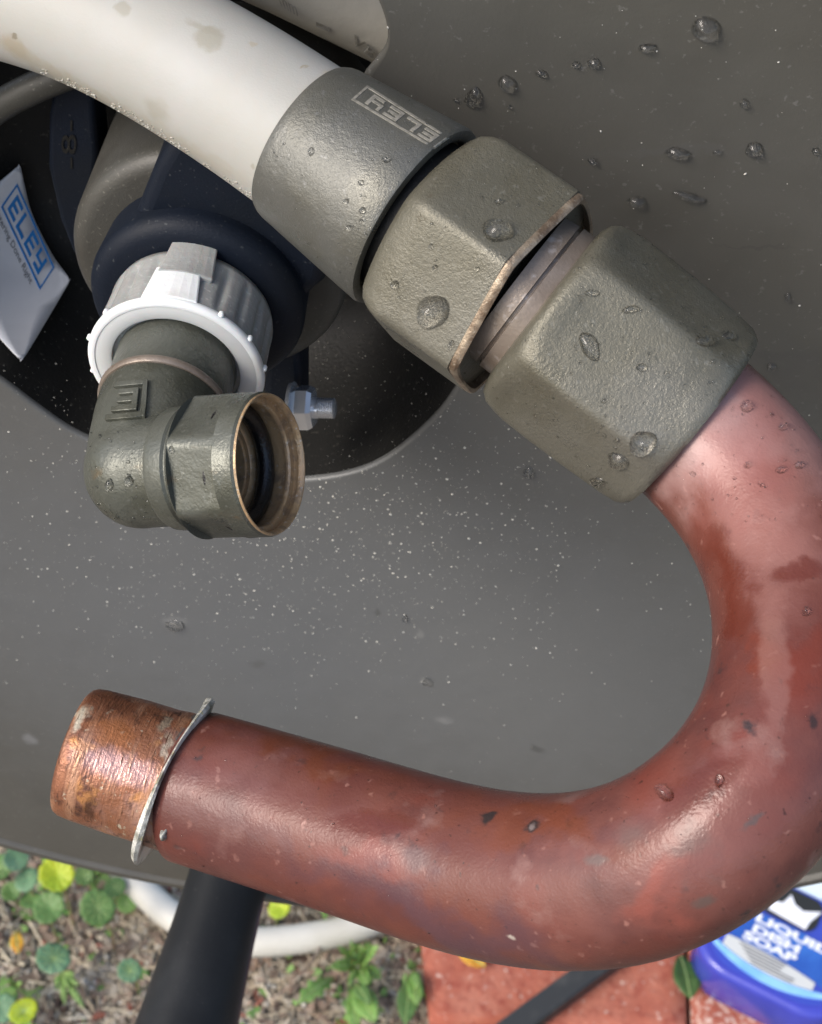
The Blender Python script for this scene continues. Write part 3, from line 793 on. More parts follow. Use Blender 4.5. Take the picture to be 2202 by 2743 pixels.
def rounded(u0, v0, u1, v1, r, k=6):
    P = []
    for cx_, cy_, a0 in ((u1-r, v0+r, -90), (u1-r, v1-r, 0), (u0+r, v1-r, 90), (u0+r, v0+r, 180)):
        for i in range(k+1):
            a = R_(a0+90*i/k); P.append((cx_+r*math.cos(a), cy_+r*math.sin(a)))
    return P
soap = thing('soap_bottle', bp_(BWD/2, .08, -.046), 'blue dish soap bottle lying face up on the speckled paver', 'bottle')
def slab(P, z0, z1, edge, name, m_, parent, k=5):
    """outline swept up with a rounded top edge"""
    n = len(P); cxm = sum(p[0] for p in P)/n; cym = sum(p[1] for p in P)/n
    V = []; F = []
    rows = [(edge*.6, z0), (0, z0+edge), (0, z1-edge)]+[(edge*(1-math.cos(R_(90)*i/k)), z1-edge+edge*math.sin(R_(90)*i/k)) for i in range(1, k+1)]
    for ins, z in rows:
        for p in P:
            dx, dy = p[0]-cxm, p[1]-cym; L = math.hypot(dx, dy); s = (L-ins)/L
            V.append(bp_(cxm+dx*s, cym+dy*s, z))
    for i in range(len(rows)-1):
        for j in range(n): F.append((i*n+j, i*n+(j+1) % n, (i+1)*n+(j+1) % n, (i+1)*n+j))
    F.append(tuple(range(n-1, -1, -1))); F.append(tuple((len(rows)-1)*n+j for j in range(n)))
    return mk(name, V, F, m_, parent, sharp=50)
slab(rounded(0, 0, BWD, .088, .03, 10), -.046, 0, .006, 'body', M['soap'], soap)
slab(rounded(.006, .080, BWD-.006, .170, .035, 8), -.044, -.001, .008, 'shoulder', M['soapshoulder'], soap)
slab(rounded(BWD/2-.018, .165, BWD/2+.018, .21, .008, 4), -.038, -.006, .006, 'cap', M['lab_text'], soap)
def flat(P, z, m_, name, parent):
    V, F = extrude_poly([bp_(u, v, z-.0005) for u, v in P], (0, 0, .0005)); return mk(name, V, F, m_, parent, smooth=False)
def curve_band(fl, fh, u0, u1, k=24):
    return [(u0+(u1-u0)*i/k, fl(u0+(u1-u0)*i/k)) for i in range(k+1)]+[(u1-(u1-u0)*i/k, fh(u1-(u1-u0)*i/k)) for i in range(k+1)]
lab = flat(rounded(.007, .006, BWD-.007, .086, .028, 10), .0006, M['lab_violet'], 'label', soap)
uc = BWD/2
flat(curve_band(lambda u: .0075+6*(u-uc)**2, lambda u: .0145+4.2*(u-uc)**2, .014, BWD-.012), .0012, M['lab_sky'], 'swoosh', lab)
flat(curve_band(lambda u: .0150+4.2*(u-uc)**2, lambda u: .0285-.07*(u-uc)-2*(u-uc)**2, .020, BWD-.026), .0016, M['lab_white'], 'pale_panel', lab)
flat(curve_band(lambda u: .0290-.07*(u-uc)-2*(u-uc)**2, lambda u: .0555-1.5*(u-uc)**2, .022, BWD-.012), .0016, M['lab_blue'], 'blue_panel', lab)
flat(rounded(.030, .0575, .072, .084, .008, 5), .0016, M['lab_black'], 'emblem_panel', lab)
flat([(.038, .0605), (.066, .0585), (.067, .066), (.0715, .077), (.060, .071), (.053, .073), (.048, .079), (.045, .070), (.037, .068)], .0021, M['lab_text'], 'emblem', lab)
def blk_text(s, u0, v0, u1, v1, off):
    V2, F2 = text_flat(s, offset=off)
    V = [bp_(u0+(u1-u0)*a, v0+(v1-v0)*b, .0023) for a, b in V2]
    return mk('lettering', V, F2, M['lab_text'], lab, smooth=False)
blk_text('LIQUID', .033, .0460, .089, .0540, .05)
blk_text('DISH', .034, .0382, .068, .0452, .05)
blk_text('SOAP', .030, .0304, .069, .0374, .05)
for i in range(5):
    u0 = .030+.003*i; flat(rounded(u0, .0262-.0024*i, u0+.034-.004*(i % 3), .0270-.0024*i, .0003, 2), .0021, M['greyink'], 'fine_print_line', lab)

# ------------------------------------------------------------------ pennywort and weeds
def leaf_mat(name, c1, c2, edge=None):
    m = mat(name, c1, .45, 0, var=[(35, .4, .65, c2), (500, .62, .72, tuple(min(1, v*1.6) for v in c1), 2)], bump=[(250, .0006, 3)], spec=.35)
    b = m.node_tree.nodes['Principled BSDF']
    b.inputs['Subsurface Weight'].default_value = .15; b.inputs['Subsurface Scale'].default_value = .004
    return m
M['lf_g'] = leaf_mat('pennywort_green', (.11, .205, .06), (.08, .16, .045))
M['lf_b'] = leaf_mat('pennywort_blue_green', (.10, .20, .10), (.15, .27, .15))
M['lf_y'] = leaf_mat('pennywort_lime', (.36, .42, .02), (.24, .34, .02))
M['lf_yy'] = leaf_mat('yellow_leaf', (.62, .36, .04), (.55, .24, .03))
M['lf_w'] = leaf_mat('weed_green', (.14, .27, .06), (.22, .36, .10))
M['lf_d'] = leaf_mat('dark_leaf', (.035, .085, .02), (.06, .12, .03))
M['stem'] = mat('plant_stem', (.23, .14, .09), .6, 0, var=[(120, .4, .6, (.2, .24, .08))])
M['vein'] = mat('pale_leaf_vein', (.3, .42, .15), .5, 0)
def disc_leaf(c, nrm, r, seed):
    rr = random.Random(seed); d, f, g = frame_axis(nrm, (rr.uniform(-1, 1), rr.uniform(-1, 1), .1))
    V = [c-d*r*.16]; F = []; S = 40; RG = 6
    nl = rr.choice((9, 10, 11)); cup = rr.uniform(-.05, .12); ph = rr.uniform(0, 6)
    for i in range(1, RG+1):
        t = i/RG
        for j in range(S):
            a = 2*math.pi*j/S
            k = r*t*(1+.035*t*math.cos(nl*a+ph)+.03*math.sin(2*a+ph))
            h = -r*.16*(1-t)**2+cup*r*t*t+.035*r*t*math.cos(nl*a)+.05*r*t*math.sin(2*a+ph*2)
            V.append(c+(f*math.cos(a)+g*math.sin(a))*k+d*h)
    for j in range(S):
        j2 = (j+1) % S; F.append((0, 1+j, 1+j2))
        for i in range(1, RG):
            a = 1+(i-1)*S; F.append((a+j, a+S+j, a+S+j2, a+j2))
    return V, F
def thicken(o, t):
    m = o.modifiers.new('solid', 'SOLIDIFY'); m.thickness = t; m.offset = -1; return o
pw_list = [(152, 2342, 46, 'lf_y', .07, 'lime yellow round pennywort leaf just under the plate rim'),
           (131, 2432, 43, 'lf_g', .06, 'mid green round pennywort leaf just below the lime yellow one'),
           (262, 2431, 47, 'lf_g', .065, 'large round green pennywort leaf on a tall brown stalk'),
           (143, 2566, 44, 'lf_b', .04, 'dull blue-green round pennywort leaf in the open soil at left'),
           (347, 2600, 31, 'lf_b', .035, 'small blue-green pennywort leaf beside the black handle'),
           (62, 2706, 38, 'lf_y', .045, 'lime pennywort leaf in the bottom left corner'),
           (42, 2302, 33, 'lf_b', .07, 'blue-green pennywort leaf at the left edge under the rim'),
           (72, 2356, 33, 'lf_b', .05, 'shaded blue-green pennywort leaf left of the lime one'),
           (30, 2388, 26, 'lf_g', .035, 'small dark green pennywort leaf at the far left'),
           (82, 2412, 28, 'lf_g', .03, 'half hidden pennywort leaf behind the mid green one'),
           (-4, 2322, 36, 'lf_g', .06, 'cut off pennywort leaf at the left picture edge below the rim'),
           (308, 2376, 28, 'lf_g', .03, 'green pennywort leaf tucked against the white ground hose'),
           (340, 2420, 26, 'lf_w', .018, 'pale green pennywort leaf beside the ground hose'),
           (4, 2702, 38, 'lf_b', .03, 'blue-green pennywort leaf cut off at the bottom left edge'),
           (20, 2668, 26, 'lf_w', .025, 'small pale pennywort leaf above the lime corner leaf'),
           (225, 2345, 26, 'lf_g', .03, 'green pennywort leaf in shade right of the lime yellow one'),
           (748, 2432, 30, 'lf_y', .03, 'bright lime leaf showing between rim and ground hose')]
for k, (px, py, r, mm, h, lb) in enumerate(pw_list):
    c = onZ(px, py, h); depth = (c-CAM).length
    rr = random.Random(k+50)
    nrm = (Vector((0, 0, 1))*.75+(CAM-c).normalized()*.5+Vector((rr.uniform(-.4, .4), rr.uniform(-.4, .4), 0))).normalized()
    base_ = Vector((c.x+rr.uniform(-.006, .006), c.y+rr.uniform(-.008, .008), ground_h(c.x, c.y)))
    t = thing('pennywort', base_, lb, 'leaf', 'pennywort leaves on the soil')
    rad_ = r*depth/K*.98
    thicken(mk('leaf', *disc_leaf(c, nrm, rad_, k+5), M[mm], t), .0006)
    mid = (base_+c)/2+Vector((rr.uniform(-.004, .004), rr.uniform(-.004, .004), 0))
    mk('stem', *sweep(catmull([tuple(base_-Vector((0, 0, .004))), tuple(mid), tuple(c-nrm*rad_*.17)], .006), .0011, 8), M['stem'], t)
    vv = []
    for q in range(9):
        a = 2*math.pi*q/9+k; d, f, g = frame_axis(nrm, (.3, .5, .1)); dv = f*math.cos(a)+g*math.sin(a)
        p0 = c-nrm*rad_*.13
        vv.append(sweep([p0+dv*rad_*.04, p0+dv*rad_*.35+nrm*rad_*.09, p0+dv*rad_*.72+nrm*rad_*.135], .00025, 5))
    mk('vein', *join(vv), M['vein'], t, smooth=False)

def long_leaf(base, tip, wid, nrm, seed, lobes=0, curl=.1):
    rr = random.Random(seed); d = tip-base; L = d.length; d = d/L
    s = d.cross(nrm).normalized(); up = s.cross(d); N_ = 18; V = []; F = []
    for i in range(N_+1):
        t = i/N_
        wv = wid*(math.sin(math.pi*min(1, .06+t*.94))**.7)*(.55+.75*t if t < .7 else 1.07-.0*t)
        if lobes: wv *= 1+.28*math.sin(lobes*2*math.pi*t)
        p = base+d*L*t+up*L*(curl*math.sin(math.pi*t))
        for sd, k in ((-1, 1), (-.5, .45), (0, 0), (.5, .45), (1, 1)):
            V.append(p+s*wv*sd+up*(wv*.22*k+.0008*rr.uniform(-1, 1)))
    for i in range(N_):
        for k in range(4): a = i*5+k; F.append((a, a+1, a+6, a+5))
    mid = [base+d*L*i/8+up*(L*curl*math.sin(math.pi*i/8)+.0006) for i in range(9)]
    return (V, F), mid
def weed(px, py, label, leaves, mm):
    """leaves: (px,py of tip, width px, lobes, height)"""
    b = onZ(px, py, .004); t = thing('weed_plant', b, label, 'plant', 'weeds on the soil')
    for k, (tx, ty, wpx, lob, h) in enumerate(leaves):
        tip = onZ(tx, ty, h); st_ = b+Vector((0, 0, .006))+(tip-b)*.12
        (lv, lf), mid = long_leaf(st_, tip, wpx*1.16/K, Vector((0, -.25, 1)).normalized(), k+int(px), lob, .10)
        lo = thicken(mk('leaf', lv, lf, M[mm if k % 3 else 'lf_w'], t), .0005)
        mk('midrib', *sweep(mid, lambda q: .0009*(1-.7*q), 6), M['vein'], lo)
    mk('stem', *sweep([b-Vector((0, 0, .006)), b+Vector((0, 0, .004)), b+Vector((0, 0, .010))], .0016, 8), M['stem'], t)
weed(960, 2600, 'bushy light green weed between ground hose and red paver',
     [(1015, 2535, 20, 0, .05), (905, 2535, 12, 0, .05), (940, 2520, 10, 0, .06), (968, 2530, 11, 0, .055), (885, 2590, 17, 0, .03), (995, 2560, 16, 0, .03), (1020, 2620, 20, 0, .02), (985, 2640, 18, 0, .03), (935, 2640, 10, 0, .03), (950, 2560, 11, 0, .06), (915, 2570, 9, 0, .055)], 'lf_w')
weed(905, 2622, 'single toothed dandelion-like leaf beside the bushy weed', [(798, 2688, 24, 4, .03)], 'lf_w')
weed(950, 2640, 'broad-leaved green weed at the bottom edge left of the paver', [(1005, 2742, 34, 0, .035), (945, 2735, 24, 2, .02), (990, 2690, 20, 0, .04), (950, 2770, 22, 0, .03)], 'lf_g')
weed(1105, 2610, 'dark leafy sprig at the left edge of the plain paver', [(1118, 2692, 22, 0, .03), (1098, 2570, 14, 0, .03), (1085, 2745, 30, 0, .02), (1120, 2650, 14, 0, .035)], 'lf_g')
weed(170, 2615, 'small patchy weed under the blue-green pennywort leaf', [(185, 2645, 9, 0, .02), (210, 2640, 8, 0, .02), (150, 2640, 9, 0, .015), (200, 2610, 7, 0, .02), (175, 2690, 8, 0, .01), (225, 2700, 9, 0, .015)], 'lf_w')
weed(55, 2660, 'thin weed tuft at the left edge above the corner leaves', [(20, 2620, 8, 0, .03), (60, 2630, 7, 0, .03), (85, 2670, 8, 0, .02)], 'lf_w')
weed(255, 2350, 'weed tuft in the shade of the plate rim', [(290, 2330, 14, 0, .04), (235, 2320, 14, 0, .045), (300, 2360, 12, 0, .03), (255, 2390, 10, 0, .02)], 'lf_g')
weed(880, 2440, 'weed tuft behind the right part of the ground hose', [(850, 2425, 14, 0, .04), (905, 2430, 14, 0, .04), (870, 2465, 10, 0, .03), (940, 2440, 14, 0, .03)], 'lf_w')
# fallen leaves
def fallen(px, py, tx, ty, wpx, z, mm, label):
    (lv, lf), mid = long_leaf(onZ(px, py, z), onZ(tx, ty, z+.004), wpx*1.16/K, Vector((.1, -.1, 1)).normalized(), int(px), 0, .08)
    o = thicken(mk('fallen_leaf', lv, lf, M[mm], None), .0006); tag(o, label, 'leaf')
    mk('midrib', *sweep(mid, .0004, 6), M['vein'], o)
fallen(1822, 2560, 1850, 2675, 38, PZ+.008, 'lf_d', 'dark green leaf lying over the joint between the pavers')
fallen(1225, 2545, 1300, 2590, 26, PZ+.003, 'lf_yy', 'yellow leaf on the plain paver under the copper bend')
fallen(42, 2495, 50, 2555, 18, .03, 'lf_yy', 'orange yellow leaf on the soil at far left')

# loose litter on the soil, nobody could count it
def litter(name, label, count, maker, m_, seed):
    rr = random.Random(seed); parts = []
    for _ in range(count):
        px = rr.uniform(-120, 1180); py = rr.uniform(2190, 2830)
        c = onZ(px, py, .004); c.z = ground_h(c.x, c.y)+.002
        parts.append(maker(c, rr))
    o = mk(name, *join(parts), m_, None, smooth=False); tag(o, label, kind='stuff'); return o
def twig(c, rr):
    a = rr.uniform(0, 6.28); L = rr.uniform(.008, .045); r = rr.uniform(.0003, .0011)
    d = Vector((math.cos(a), math.sin(a), rr.uniform(-.12, .25)))
    s = Vector((-d.y, d.x, 0))*rr.uniform(-.2, .2)*L
    return sweep([c-d*L/2, c+s, c+d*L/2], r, 4)
def chip(c, rr):
    a = rr.uniform(0, 6.28); L = rr.uniform(.003, .012); wd = L*rr.uniform(.3, .7)
    u = Vector((math.cos(a), math.sin(a), rr.uniform(-.4, .4)))*L/2; v = Vector((-math.sin(a), math.cos(a), rr.uniform(-.5, .5)))*wd/2
    k = Vector((0, 0, rr.uniform(.0006, .003)))
    P = [c-u-v*.6, c+v*.2-u*.2-v, c+u-v*.4, c+u*.9+v*.5, c+v, c-u*.8+v*.7]
    V = P+[p+k for p in P]; F = [tuple(range(6)), tuple(range(11, 5, -1))]+[(i, i+6, (i+1) % 6+6, (i+1) % 6) for i in range(6)]
    return V, F
def grain(c, rr):
    r = rr.uniform(.0008, .003); P = []
    for q in ((1, 0, 0), (-1, 0, 0), (0, 1, 0), (0, -1, 0), (0, 0, 1), (0, 0, -1)):
        P.append(c+Vector(q)*r*rr.uniform(.6, 1.3))
    return P, [(0, 2, 4), (2, 1, 4), (1, 3, 4), (3, 0, 4), (2, 0, 5), (1, 2, 5), (3, 1, 5), (0, 3, 5)]
M['straw'] = mat('pale_straw', (.54, .47, .34), .7, 0, var=[(12, .4, .6, (.4, .32, .22)), (40, .55, .65, (.64, .58, .46))])
M['bark'] = mat('brown_bark_chip', (.17, .125, .09), .75, 0, var=[(25, .45, .6, (.25, .17, .12)), (60, .5, .6, (.36, .31, .24)), (35, .58, .64, (.08, .05, .035))])
M['redbark'] = mat('red_mulch_chip', (.21, .06, .035), .7, 0, var=[(25, .45, .6, (.26, .1, .06))])
M['grit'] = mat('pale_grit', (.45, .42, .36), .7, 0, var=[(30, .45, .6, (.3, .26, .2)), (50, .6, .66, (.65, .62, .56))])
litter('dry_straw', 'dry straw and thin twigs scattered over the soil', 1500, twig, M['straw'], 3)
litter('bark_chip', 'brown bark chips scattered over the soil', 1500, chip, M['bark'], 4)
litter('red_mulch', 'red mulch chips scattered over the soil', 70, chip, M['redbark'], 5)
litter('grit', 'pale grit strewn over the soil', 2600, grain, M['grit'], 6)
litter('moss', 'tiny green sprouts between the litter', 320, chip, M['lf_w'], 8)
tw = catmull([tuple(onZ(x, y, z)) for x, y, z in [(728, 2680, .01), (790, 2630, .018), (830, 2580, .022), (860, 2535, .02)]], .004)
tag(mk('twig', *sweep(tw, .0011, 8), M['bark']), 'long reddish twig on the soil right of the black handle', 'twig')

# ================================================================== water, dust and stains
def drop_thing(surf, cx, cy, rx, ry, rot, h, label, group):
    b = blob(surf, cx, cy, rx, ry, R_(rot), h, seg=24, rings=7, wob=.10, seed=3)
    if b: tag(mk('water_drop', *b, M['water']), label, 'water drop', group)
G1 = 'water drops on the grey plate'; G2 = 'water drops on the metal fittings'; G3 = 'water drops on the copper pipe'
for d_ in [(1893, 80, 42, 34, 10, .0015, 'largest water drop on the upper right of the plate'),
           (1358, 225, 27, 22, 20, .0011, 'round bright drop left end of the row on the plate'),
           (1270, 262, 22, 30, 20, .0010, 'dull teardrop-shaped drop above the ferrule end'),
           (1452, 197, 19, 10, 15, .0006, 'flat elongated drop in the middle of the upper row'),
           (1544, 173, 12, 9, 0, .0006, 'tiny bright drop beside a rounder one in the upper row'),
           (1593, 170, 19, 14, -15, .0008, 'round grey drop at the upper row centre right'),
           (1734, 129, 26, 12, -8, .0008, 'flat oval drop left of the largest drop'),
           (1995, 277, 13, 13, 0, .0008, 'small round drop alone at right of the plate'),
           (1817, 410, 36, 16, 4, .0010, 'wide flat drop at right above the lower row'),
           (2020, 400, 26, 19, -8, .0011, 'plump drop near the right picture edge'),
           (2186, 404, 11, 11, 0, .0007, 'small drop at the very right edge of the plate'),
           (1590, 432, 16, 9, 8, .0007, 'small drop right above the first hex nut'),
           (1708, 541, 26, 14, 6, .0010, 'crescent-lit drop above the gap between the two nuts'),
           (1850, 528, 46, 12, 14, .0008, 'long ragged drop above the coupling nut'),
           (1922, 408, 14, 6, 0, .0004, 'faint smear of a drop between the two right drops'),
           (2110, 797, 12, 11, 0, .0007, 'small drop on the plate near the coupling right side'),
           (2067, 982, 15, 10, 10, .0007, 'drop on the plate right beside the coupling end'),
           (1417, 1267, 15, 17, 0, .0009, 'lone drop under the left corner of the coupling nut'),
           (1365, 286, 8, 5, 0, .0004, 'speck of water under the round bright drop'),
           (470, 1675, 26, 17, -8, .0009, 'flat drop on the plate above the bare copper tip'),
           (1086, 1657, 8, 12, 0, .0005, 'tiny dark drop on the plate mid height'),
           (1222, 268, 8, 5, 0, .0004, 'tiny drop at the ferrule upper edge'),
           (1146, 1828, 18, 12, 30, .0004, 'pale dried drop inside the copper bend')]:
    drop_thing('plate', *d_, G1)
for s_, *d_ in [('hex1', 1335, 620, 42, 32, 25, .0014, 'large oval drop on the upper face of the first hex nut'),
                ('hex1', 1155, 838, 42, 50, 25, .0017, 'largest drop hanging on the lower face of the first hex nut'),
                ('hex1', 1057, 763, 12, 12, 0, .0007, 'round bead on the lower left face of the first hex nut'),
                ('hex1', 1154, 661, 8, 8, 0, .0005, 'tiny bead under the ridge of the first hex nut'),
                ('hex1', 1166, 716, 8, 8, 0, .0005, 'small bead above the largest drop on the first hex nut'),
                ('hex1', 1279, 720, 7, 7, 0, .0004, 'tiny bead near the brass edge of the first hex nut'),
                ('hex1', 1337, 540, 12, 7, 10, .0005, 'bright fleck of water near the top of the first hex nut'),
                ('hex1', 1208, 924, 8, 16, 20, .0005, 'streak of water near the lower brass corner'),
                ('hex2', 1724, 1188, 38, 34, -35, .0015, 'largest drop on the lower face of the coupling nut'),
                ('hex2', 1656, 1235, 32, 20, 20, .0010, 'flat dark drop left of the largest coupling drop'),
                ('hex2', 1600, 1290, 20, 13, 15, .0007, 'small drop at the lowest corner of the coupling'),
                ('hex2', 1720, 985, 15, 12, 0, .0006, 'small drop in the middle of the coupling'),
                ('hex2', 1580, 930, 42, 24, 60, .0006, 'wet patch near the left end of the coupling'),
                ('hex2', 1892, 915, 30, 14, 10, .0007, 'glinting drop on the upper right of the coupling'),
                ('hex2', 1955, 900, 24, 10, 20, .0006, 'glinting drop at the right end of the coupling'),
                ('hex2', 1585, 785, 20, 10, 0, .0005, 'curved drop on the upper left shoulder of the coupling'),
                ('hex2', 1690, 830, 26, 10, -10, .0005, 'thin wet crescent on the coupling shoulder'),
                ('ferrule', 834, 406, 9, 12, 20, .0005, 'upper one of two beads at the left of the ferrule'),
                ('ferrule', 967, 490, 8, 8, 0, .0006, 'bead in the middle of the ferrule'),
                ('ferrule', 925, 540, 9, 8, 0, .0006, 'bead left of centre on the ferrule'),
                ('ferrule', 972, 564, 10, 10, 0, .0006, 'lowest of the three beads at the ferrule centre'),
                ('ferrule', 936, 610, 9, 8, 0, .0005, 'bead on the lower part of the ferrule'),
                ('ferrule', 1035, 428, 14, 8, 10, .0004, 'flat smear of water under the ferrule lettering'),
                ('elbow', 345, 1290, 12, 16, 20, .0006, 'bright wet bead on the rounded back of the elbow'),
                ('elbow', 292, 1300, 12, 17, 20, .0005, 'left one of the wet beads on the elbow back'),
                ('outlet', 460, 1205, 7, 11, -20, .0005, 'bead on the narrow band of the elbow'),
                ('hose', 228, 243, 12, 8, 30, .0008, 'drop hanging from the lower side of the upper hose')]:
    drop_thing(s_, *d_, G2)
for d_ in [(1998, 1090, 15, 18, -30, .0009, 'bead on the copper just right of the coupling'),
           (2096, 1143, 12, 10, 0, .0008, 'bead above the largest drop at the copper right edge'),
           (2172, 1170, 21, 23, -25, .0014, 'largest drop on the copper near the right picture edge'),
           (2003, 1246, 11, 9, 0, .0007, 'bead left of a row of small beads on the copper'),
           (2092, 1258, 16, 10, -10, .0007, 'small clustered bead on the copper right part'),
           (2140, 1246, 13, 10, 10, .0007, 'right bead of the cluster on the copper'),
           (2040, 1300, 7, 6, 0, .0005, 'tiny bead under the cluster on the copper'),
           (1856, 1270, 9, 7, 0, .0005, 'tiny bead on the copper below the coupling end'),
           (1778, 2122, 28, 20, 35, .0010, 'drop on the inner side of the lower copper bend'),
           (1927, 2090, 14, 18, 0, .0006, 'bumpy bead beside the wet lower bend'),
           (2160, 1640, 11, 12, 0, .0007, 'bead on the right side of the bend near the picture edge'),
           (2160, 1095, 8, 6, 0, .0005, 'tiny bead near the upper right edge of the copper')]:
    drop_thing('pipe', *d_, G3)
for s_, px, py, r, lb in [('tip', 385, 1866, 8, 'left bead on the top edge of the bare copper tip'), ('tip', 330, 1850, 9, 'second bead on the top edge of the bare copper tip')]:
    drop_thing(s_, px, py, r, r*.8, 0, .0006, lb, G3)
# stains, mineral haze, wet skins and a painted highlight on the copper
PINK = (.36, .205, .185); WET = (.105, .02, .011); DK = (.03, .024, .024); GG = (.12, .115, .105)
add_spots(M['copper'], [
    px_spot('pipe', 1900, 1175, 130, 200, 35, (.42, .28, .26), .85, .6),
    px_spot('pipe', 2110, 1130, 230, 150, 30, (.36, .20, .18), .75, .7),
    px_spot('pipe', 2080, 1400, 200, 140, 60, (.29, .135, .115), .65, .7),
    px_spot('pipe', 1990, 1230, 120, 200, 20, (.26, .08, .065), .5, .8),
    px_spot('pipe', 1700, 2400, 330, 110, -25, (.26, .12, .10), .3, .8),
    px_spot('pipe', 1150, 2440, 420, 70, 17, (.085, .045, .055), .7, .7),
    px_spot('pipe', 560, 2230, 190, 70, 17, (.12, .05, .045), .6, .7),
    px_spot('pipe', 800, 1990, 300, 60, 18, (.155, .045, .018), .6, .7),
    px_spot('pipe', 1430, 2215, 260, 50, 0, (.18, .05, .022), .6, .7),
    px_spot('pipe', 1850, 2300, 90, 60, -20, (.13, .075, .065), .8, .6),
    px_spot('pipe', 1760, 2420, 80, 60, -30, (.28, .07, .047), .5, .8),
    px_spot('pipe', 1000, 2300, 140, 50, 10, (.25, .07, .05), .5, .8),
    px_spot('pipe', 1000, 2205, 135, 26, -4, WET, .6, .35, .06),
    px_spot('pipe', 1965, 1560, 60, 200, -22, WET, .65, .5, .08),
    px_spot('pipe', 2130, 1530, 75, 26, -8, WET, .7, .35, .06),
    px_spot('pipe', 2150, 1790, 60, 130, 0, (.16, .032, .017), .65, .5, .08),
    px_spot('pipe', 2075, 1800, 36, 170, 6, (.25, .12, .10), .5, .3, .05),  # wet streak, its pale highlight painted into the colour
    px_spot('pipe', 1990, 2040, 60, 150, 38, (.22, .09, .075), .5, .5, .12),
    px_spot('pipe', 1880, 2110, 130, 40, -40, WET, .6, .3, .08),
    px_spot('pipe', 1308, 2188, 22, 19, 0, DK, .95, .3, .5),
    px_spot('pipe', 1425, 2213, 22, 15, 0, DK, .9, .3, .5), px_spot('pipe', 1424, 2214, 13, 8, 0, (.2, .16, .15), .9, .4, .5),
    px_spot('pipe', 1600, 2310, 30, 14, 0, GG, .5, .6), px_spot('pipe', 1690, 2240, 40, 26, -30, (.11, .085, .075), .45, .8), px_spot('pipe', 1895, 2420, 28, 15, -25, (.09, .08, .07), .65, .6),
    px_spot('pipe', 2012, 2195, 30, 10, -40, (.09, .08, .075), .7, .5), px_spot('pipe', 2178, 1930, 14, 16, 0, DK, .8, .5), px_spot('pipe', 1120, 2300, 46, 30, 0, (.12, .08, .08), .6, .6),
    px_spot('pipe', 1372, 2507, 12, 8, 0, (.42, .36, .3), .9, .5), px_spot('pipe', 925, 2280, 16, 10, 0, DK, .5, .6), px_spot('pipe', 640, 2060, 130, 70, 17, (.21, .10, .09), .5, .8)], amp=.0014, nscale=380)
add_spots(M['bare'], [px_spot('tip', 540, 1925, 34, 26, -40, (.12, .12, .125), .9, .3, .3), px_spot('tip', 500, 1975, 30, 22, -50, (.13, .14, .14), .9, .3, .3), px_spot('tip', 500, 1900, 60, 36, -50, (.10, .05, .04), .8, .4),
    px_spot('tip', 440, 1935, 16, 34, 10, (.34, .28, .2), .8, .4), px_spot('tip', 446, 2000, 10, 40, 8, (.5, .42, .32), .8, .4), px_spot('tip', 300, 1880, 110, 30, 15, (.16, .06, .03), .7, .6),
    px_spot('tip', 300, 1960, 60, 40, 20, (.36, .13, .04), .7, .6), px_spot('tip', 330, 2060, 120, 36, 17, (.55, .36, .36), .6, .6, .2), px_spot('tip', 215, 1920, 14, 40, 15, (.6, .55, .42), .8, .5), px_spot('tip', 240, 2170, 16, 34, 10, (.08, .035, .02), .8, .5)], amp=.0016, nscale=500)
rings_along(M['bare'], tuple(ex), 5.0, [(110, .54, .72, (.42, .22, .13)), (420, .60, .72, (.12, .052, .03))], .00012)
MUD = (.29, .275, .22)
add_spots(M['hose'], [px_spot('hose', 560, 100, 44, 38, 25, MUD, .75, .25), px_spot('hose', 545, 75, 46, 10, 25, MUD, .6, .4), px_spot('hose', 328, 20, 20, 24, 0, MUD, .7, .3), px_spot('hose', 420, 295, 40, 26, 40, MUD, .55, .5),
    px_spot('hose', 683, 450, 9, 13, 15, MUD, .7, .3), px_spot('hose', 40, 130, 40, 26, 40, (.33, .28, .2), .75, .5), px_spot('hose', 850, 300, 120, 30, 125, (.52, .46, .30), .8, .8), px_spot('hose', 900, 215, 30, 26, 0, (.5, .43, .24), .8, .7),
    px_spot('hose', 200, 232, 190, 12, 32, (.34, .31, .24), .7, .6), px_spot('hose', 470, 375, 220, 10, 33, (.36, .33, .27), .6, .7), px_spot('hose', 760, 520, 90, 20, 125, (.5, .46, .34), .6, .8),
    px_spot('hose', 675, 117, 14, 5, 20, (.36, .33, .26), .8, .3), px_spot('hose', 815, 180, 14, 4, -20, (.3, .27, .2), .8, .3), px_spot('hose', 40, 100, 8, 6, 0, (.2, .17, .12), .8, .3)], amp=.0012, nscale=420)
for cx_, cy_, rx, ry, hh in [(424, 2255, 13, 24, .0012), (428, 2288, 16, 18, .0013), (440, 2235, 9, 14, .0008)]:
    b = blob('pipe', cx_, cy_, rx, ry, 0, hh, seg=26, rings=5, wob=.35, seed=int(cx_))
    if b: mk('residue', *b, M['solder'], pipe_t)
